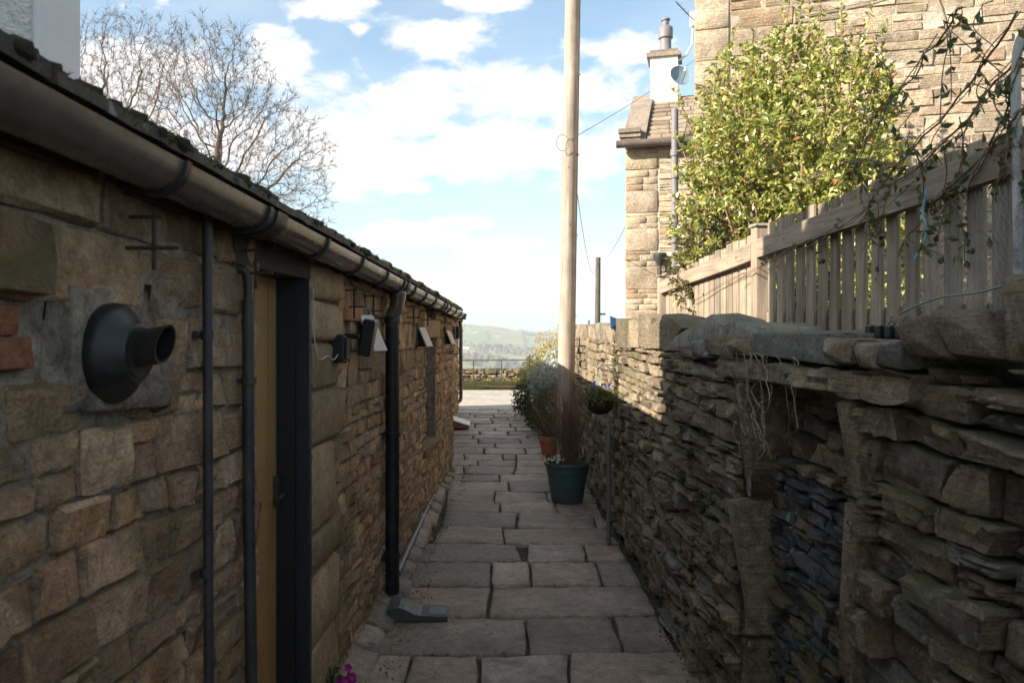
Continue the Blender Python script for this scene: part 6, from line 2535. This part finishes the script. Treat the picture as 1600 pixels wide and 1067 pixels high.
# terracotta pot and heathery bush
QX, QY = .86, 9.9
t = thing('terracotta_pot', (QX, QY, 0), 'terracotta pot half hidden behind the green planter', 'plant pot')
mb = MB(); mb.lathe([(.001, .004), (.09, .004), (.125, .18), (.14, .18), (.142, .23), (.125, .23), (.12, .2)], 30, Matrix.Translation((QX, QY, 0)))
obj('pot', mb, M['terracotta'], t, smooth=35)
mb = MB(); mb.lathe([(.001, .205), (.12, .2)], 20, Matrix.Translation((QX, QY, 0)))
obj('soil', mb, M['soil'], t)
shrub('heather_bush', 'olive and russet fine leaved bush in the terracotta pot', 'bush', [(QX, QY, .52, .26, 1.1), (QX + .12, QY - .1, .66, .22, 1.0), (QX - .05, QY, .38, .2, .8)], 5200, .028, M['olive_leaf'], rng, stem_base=(QX, QY, .2), stems=20, lw=.25, up=.9)
# border plants beyond
plants = [
    ('dark_shrub', 'dark green rounded shrub at the lane edge where the flags end', (.86, 13.6, .36, .33, .9), 2600, .06, 'dark_leaf', None, 0),
    ('dark_shrub', 'low dark green shrub hugging the lane edge behind the terracotta pot', (.95, 11.8, .32, .3, .9), 2400, .055, 'dark_leaf', 'petal_white', 10),
    ('silver_shrub', 'silvery white leaved shrub left of the lane pole', (1.02, 12.4, .72, .30, .95), 2600, .055, 'silver_leaf', None, 0),
    ('golden_shrub', 'sunlit golden leaved shrub above the dark shrubs at the lane end', (1.02, 14.6, .66, .34, .9), 2600, .06, 'yellow_leaf', None, 0),
    ('golden_shrub', 'taller yellow green shrub between the gate post and the lane pole', (1.50, 15.6, .95, .40, .9), 2600, .06, 'yellow_leaf', None, 0),
    ('green_shrub', 'mid green leafy shrub under the coppery tree', (1.35, 17.0, .72, .42, .8), 2200, .065, 'olive_leaf', None, 0),
    ('pale_blossom_shrub', 'pale blossoming shrub close behind the silvery shrub', (1.30, 13.2, 1.0, .26, .9), 1300, .05, 'silver_leaf', 'petal_white', 60),
]
for (nm, lab, l, n, ls, mt, fl, fn) in plants:
    shrub(nm, lab, 'shrub', [l, (l[0] + l[3] * .4, l[1] + .1, l[2] - l[3] * .3, l[3] * .75, .9), (l[0] - l[3] * .3, l[1], l[2] - l[3] * .4, l[3] * .65, .8)], n, ls, M[mt], rng, stem_base=(l[0], l[1], -.06), stems=10, flower=M[fl] if fl else None, fl_n=fn)
# coppery young tree
shrub('coppery_tree', 'small tree with coppery orange spring leaves behind the lane pole', 'tree',
      [(1.98, 21.0, 1.05, .55, .8), (2.25, 20.8, .75, .45, .8), (1.65, 21.0, .75, .4, .8)], 1500, .07, M['orange_leaf'], rng, stem_base=(1.98, 21, -.3), stems=16)
# hanging basket
t = thing('hanging_basket', (.905, 5.95, .96), 'hanging basket of violet pansies on the right wall', 'hanging basket')
BX, BY, BZ = .905, 6.0, 1.03
mb = MB(); mb.lathe([(.001, -.105), (.05, -.095), (.09, -.06), (.112, 0), (.115, .012), (.10, .012)], 24, Matrix.Translation((BX, BY, BZ)))
obj('basket', mb, M['soil'], t, smooth=50)
mb = MB()
mb.tube([(XR(6.0) + .01, 6.0, 1.30), (BX, BY, 1.30), (BX - .02, BY, 1.28)], .005, 6)
mb.tube([(XR(6.0) + .01, 6.0, 1.20), (BX + .04, BY, 1.30)], .004, 6)
for a in (0, 2.1, 4.2):
    mb.tube([(BX, BY, 1.29), (BX + .11 * math.cos(a), BY + .11 * math.sin(a), BZ + .01)], .0015, 4)
obj('bracket', mb, M['wire'], t)
pl = thing('pansies', (BX, BY, BZ), 'violet pansies and trailing leaves spilling from the hanging basket', 'flowers')
a = MB(); b = MB()
for k in range(520):
    d = rand_dir(rng); d.z = abs(d.z) * .8 - .35
    p = Vector((BX, BY, BZ + .03)) + d * rng.uniform(.06, .15)
    leaf_quad(a, p, rand_dir(rng) * .028, rand_dir(rng), .016)
for k in range(6):
    p = Vector((BX + rng.uniform(-.08, .08), BY - .06 + rng.uniform(-.05, .05), BZ + .10 + rng.uniform(0, .05)))
    for w in range(5):
        leaf_quad(b, p, (math.cos(w * 1.257) * .016, -.01, math.sin(w * 1.257) * .016), (0, -1, 0), .017)
obj('leaves', a, M['vine_leaf'], pl, kind='stuff'); obj('petals', b, M['petal_violet'], pl, kind='stuff')
# magenta flower at the bottom left
FXX, FYY = -.60, 3.28
pl = thing('magenta_flowers', (FXX, FYY, 0), 'magenta flowering plant on the ground by the doorway quoins', 'flowers')
a = MB(); b = MB()
for k in range(260):
    d = rand_dir(rng); d.z = abs(d.z)
    p = Vector((FXX, FYY, .02)) + Vector((d.x * .09, d.y * .09, d.z * .15)) * rng.uniform(.4, 1)
    leaf_quad(a, p, (rand_dir(rng) + Vector((0, 0, .4))).normalized() * .045, rand_dir(rng), .024)
for k in range(14):
    p = Vector((FXX + rng.uniform(-.08, .09), FYY - .05 + rng.uniform(-.05, .05), .16 + rng.uniform(-.03, .06)))
    for w in range(5):
        leaf_quad(b, p, (math.cos(w * 1.257) * .019, -.01, math.sin(w * 1.257) * .019), (0, -1, .2), .02)
obj('leaves', a, M['dark_leaf'], pl); obj('petals', b, M['petal_magenta'], pl, kind='stuff')
# greenery on the tiny wire shelf
a = MB()
for k in range(60):
    leaf_quad(a, (XL(8.35) + .05 + rng.gauss(0, .03), 8.34 + rng.gauss(0, .03), 1.31 + rng.uniform(0, .04)), rand_dir(rng) * .025, rand_dir(rng), .014)
tag(obj('shelf_sprig', a, M['vine_leaf'], kind='stuff'), 'sprig of green resting on the thin wire shelf on the left wall', 'plant')


# ================================================================== BARE TREES
def grow_tree(name, label, base, lumps, trunk_h, seed, n_att=2600, step=.32, rmin=.0058):
    rs = np.random.RandomState(seed)
    att = []
    vol = np.array([l[3] * l[4] * l[5] for l in lumps]); vol = vol / vol.sum()
    for l, w in zip(lumps, vol):
        m = int(n_att * w)
        d = rs.normal(size=(m, 3)); d /= np.linalg.norm(d, axis=1)[:, None]
        r = rs.rand(m) ** .42
        att.append(np.array(l[:3]) + d * r[:, None] * np.array(l[3:6]))
    att = np.vstack(att)
    nodes = [np.array(base, float)]
    par = [-1]
    # trunk with a slight bend
    z = 0
    cen = np.array(lumps[0][:3])
    while z < trunk_h:
        z += step
        last = nodes[-1]
        d = np.array([0.06 * math.sin(z * 1.1 + seed) + .04 * (cen[0] - base[0]), .04 * math.cos(z), 1.0]); d /= np.linalg.norm(d)
        nodes.append(last + d * step); par.append(len(nodes) - 2)
    near_i = np.zeros(len(att), int)
    near_d = np.full(len(att), 1e9)
    P = np.array(nodes)
    for i in range(len(nodes)):
        dd = np.linalg.norm(att - nodes[i], axis=1)
        m = dd < near_d
        near_d[m] = dd[m]; near_i[m] = i
    alive = np.ones(len(att), bool)
    di, dk = 3.4, step * 1.35
    for it in range(150):
        act = alive & (near_d < (di if it > 12 else 9))
        if not act.any():
            break
        idx = np.where(act)[0]
        tgt = {}
        vec = att[idx] - np.array(nodes)[near_i[idx]]
        vec /= np.linalg.norm(vec, axis=1)[:, None] + 1e-9
        sums = {}
        for k, ni in enumerate(near_i[idx]):
            if ni in sums:
                sums[ni] = sums[ni] + vec[k]
            else:
                sums[ni] = vec[k].copy()
        new = []
        for ni, s in sums.items():
            ln = np.linalg.norm(s)
            if ln < 1e-3:
                continue
            s = s / ln + rs.normal(size=3) * .34
            # keep some of the parent's heading so limbs run on
            if par[ni] >= 0:
                hd = nodes[ni] - nodes[par[ni]]; hd = hd / (np.linalg.norm(hd) + 1e-9)
                s = s + hd * .3
            s /= np.linalg.norm(s)
            new.append((ni, nodes[ni] + s * step))
        s0 = len(nodes)
        for (ni, p) in new:
            nodes.append(p); par.append(ni)
        np_new = np.array([p for _, p in new])
        ai = np.where(alive)[0]
        D = np.linalg.norm(att[ai][:, None, :] - np_new[None], axis=2)
        j = D.argmin(1); dm = D[np.arange(len(ai)), j]
        m = dm < near_d[ai]
        near_d[ai[m]] = dm[m]; near_i[ai[m]] = s0 + j[m]
        alive[near_d < dk] = False
        if len(nodes) > 12000:
            break
    n = len(nodes)
    cnt = np.zeros(n)
    kids = [[] for _ in range(n)]
    for i in range(1, n):
        kids[par[i]].append(i)
    for i in range(n - 1, 0, -1):
        if not kids[i]:
            cnt[i] = 1
        cnt[par[i]] += cnt[i]
    rad = rmin * np.maximum(cnt, 1) ** .60
    t = thing(name, base, label, 'tree', 'bare winter trees beyond the outbuilding')
    groups = {'trunk': MB(), 'limbs': MB(), 'twigs': MB()}
    for i in range(1, n):
        p = par[i]
        r1 = rad[i]; r0 = min(rad[p], rad[i] * 1.35)
        key = 'trunk' if rad[i] > .11 else ('limbs' if rad[i] > .022 else 'twigs')
        sides = 10 if key == 'trunk' else (6 if key == 'limbs' else 3)
        groups[key].tube([nodes[p], nodes[i]], [r0, r1], sides, cap=False)
    # finest twigs
    rp_ = random.Random(seed)
    fine = MB()
    for i in range(1, n):
        if rad[i] < .020:
            for k in range(9 if not kids[i] else 5):
                d = nodes[i] - nodes[par[i]]
                d = Vector(d).normalized() + rand_dir(rp_) * .9 + Vector((0, 0, .1))
                L = rp_.uniform(.12, .42)
                a = Vector(nodes[i]); b = a + d.normalized() * L * .55
                c = b + (d.normalized() + rand_dir(rp_) * .35).normalized() * L * .5
                s = d.cross(rand_dir(rp_)).normalized()
                fine.tube([a, b, c], [.0050, .004, .002], 3, cap=False)
    for k, g_ in groups.items():
        if g_.v:
            obj(k, g_, M['bark'] if k != 'twigs' else M['fine_twig'], t, smooth='all', kind='stuff' if k != 'trunk' else None)
    obj('fine_twigs', fine, M['fine_twig'], t, kind='stuff')
    return t


TY = 27.0


def tp(px, py, y=TY):
    return tuple(at(px, py, y))


def lump(px, py, rx, ry, y=TY, depth=None):
    c = at(px, py, y)
    s = y / F
    return (c.x, c.y, c.z, rx * s, depth or rx * s * .8, ry * s)


b1 = at(318, 560, TY); b1.z = -.5
grow_tree('bare_tree', 'bare winter tree with a broad fine twigged dome, right one above the outbuilding roof', (b1.x, TY, -.5),
          [lump(330, 140, 105, 115), lump(430, 250, 100, 95), lump(300, 180, 90, 100), lump(455, 310, 70, 70), lump(390, 190, 90, 90)], 3.6, 7, n_att=5200, step=.24)
b2_ = at(165, 560, TY + 3); b2_.z = -.5
grow_tree('bare_tree', 'bare winter tree rising directly beside the white chimney stack, left one of two', (b2_.x, TY + 3, -.5),
          [lump(190, 110, 100, 95, TY + 3), lump(150, 190, 95, 110, TY + 3), lump(245, 90, 60, 70, TY + 3)], 4.8, 11, n_att=4400, step=.27)

# ================================================================== HAZE
mb = MB(); mb.box(-1400, 1400, -45, 1720, -110, 60)
hz = obj('haze', mb, None, kind='stuff')
hm = bpy.data.materials.new('haze_air'); hm.use_nodes = True
nt = hm.node_tree; nt.nodes.clear()
o_ = nt.nodes.new('ShaderNodeOutputMaterial'); pv = nt.nodes.new('ShaderNodeVolumePrincipled')
pv.inputs['Color'].default_value = (.86, .92, 1.0, 1)
pv.inputs['Density'].default_value = 0.00065
pv.inputs['Anisotropy'].default_value = 0.1
nt.links.new(pv.outputs[0], o_.inputs['Volume'])
hz.data.materials.append(hm)
S.cycles.volume_bounces = 0
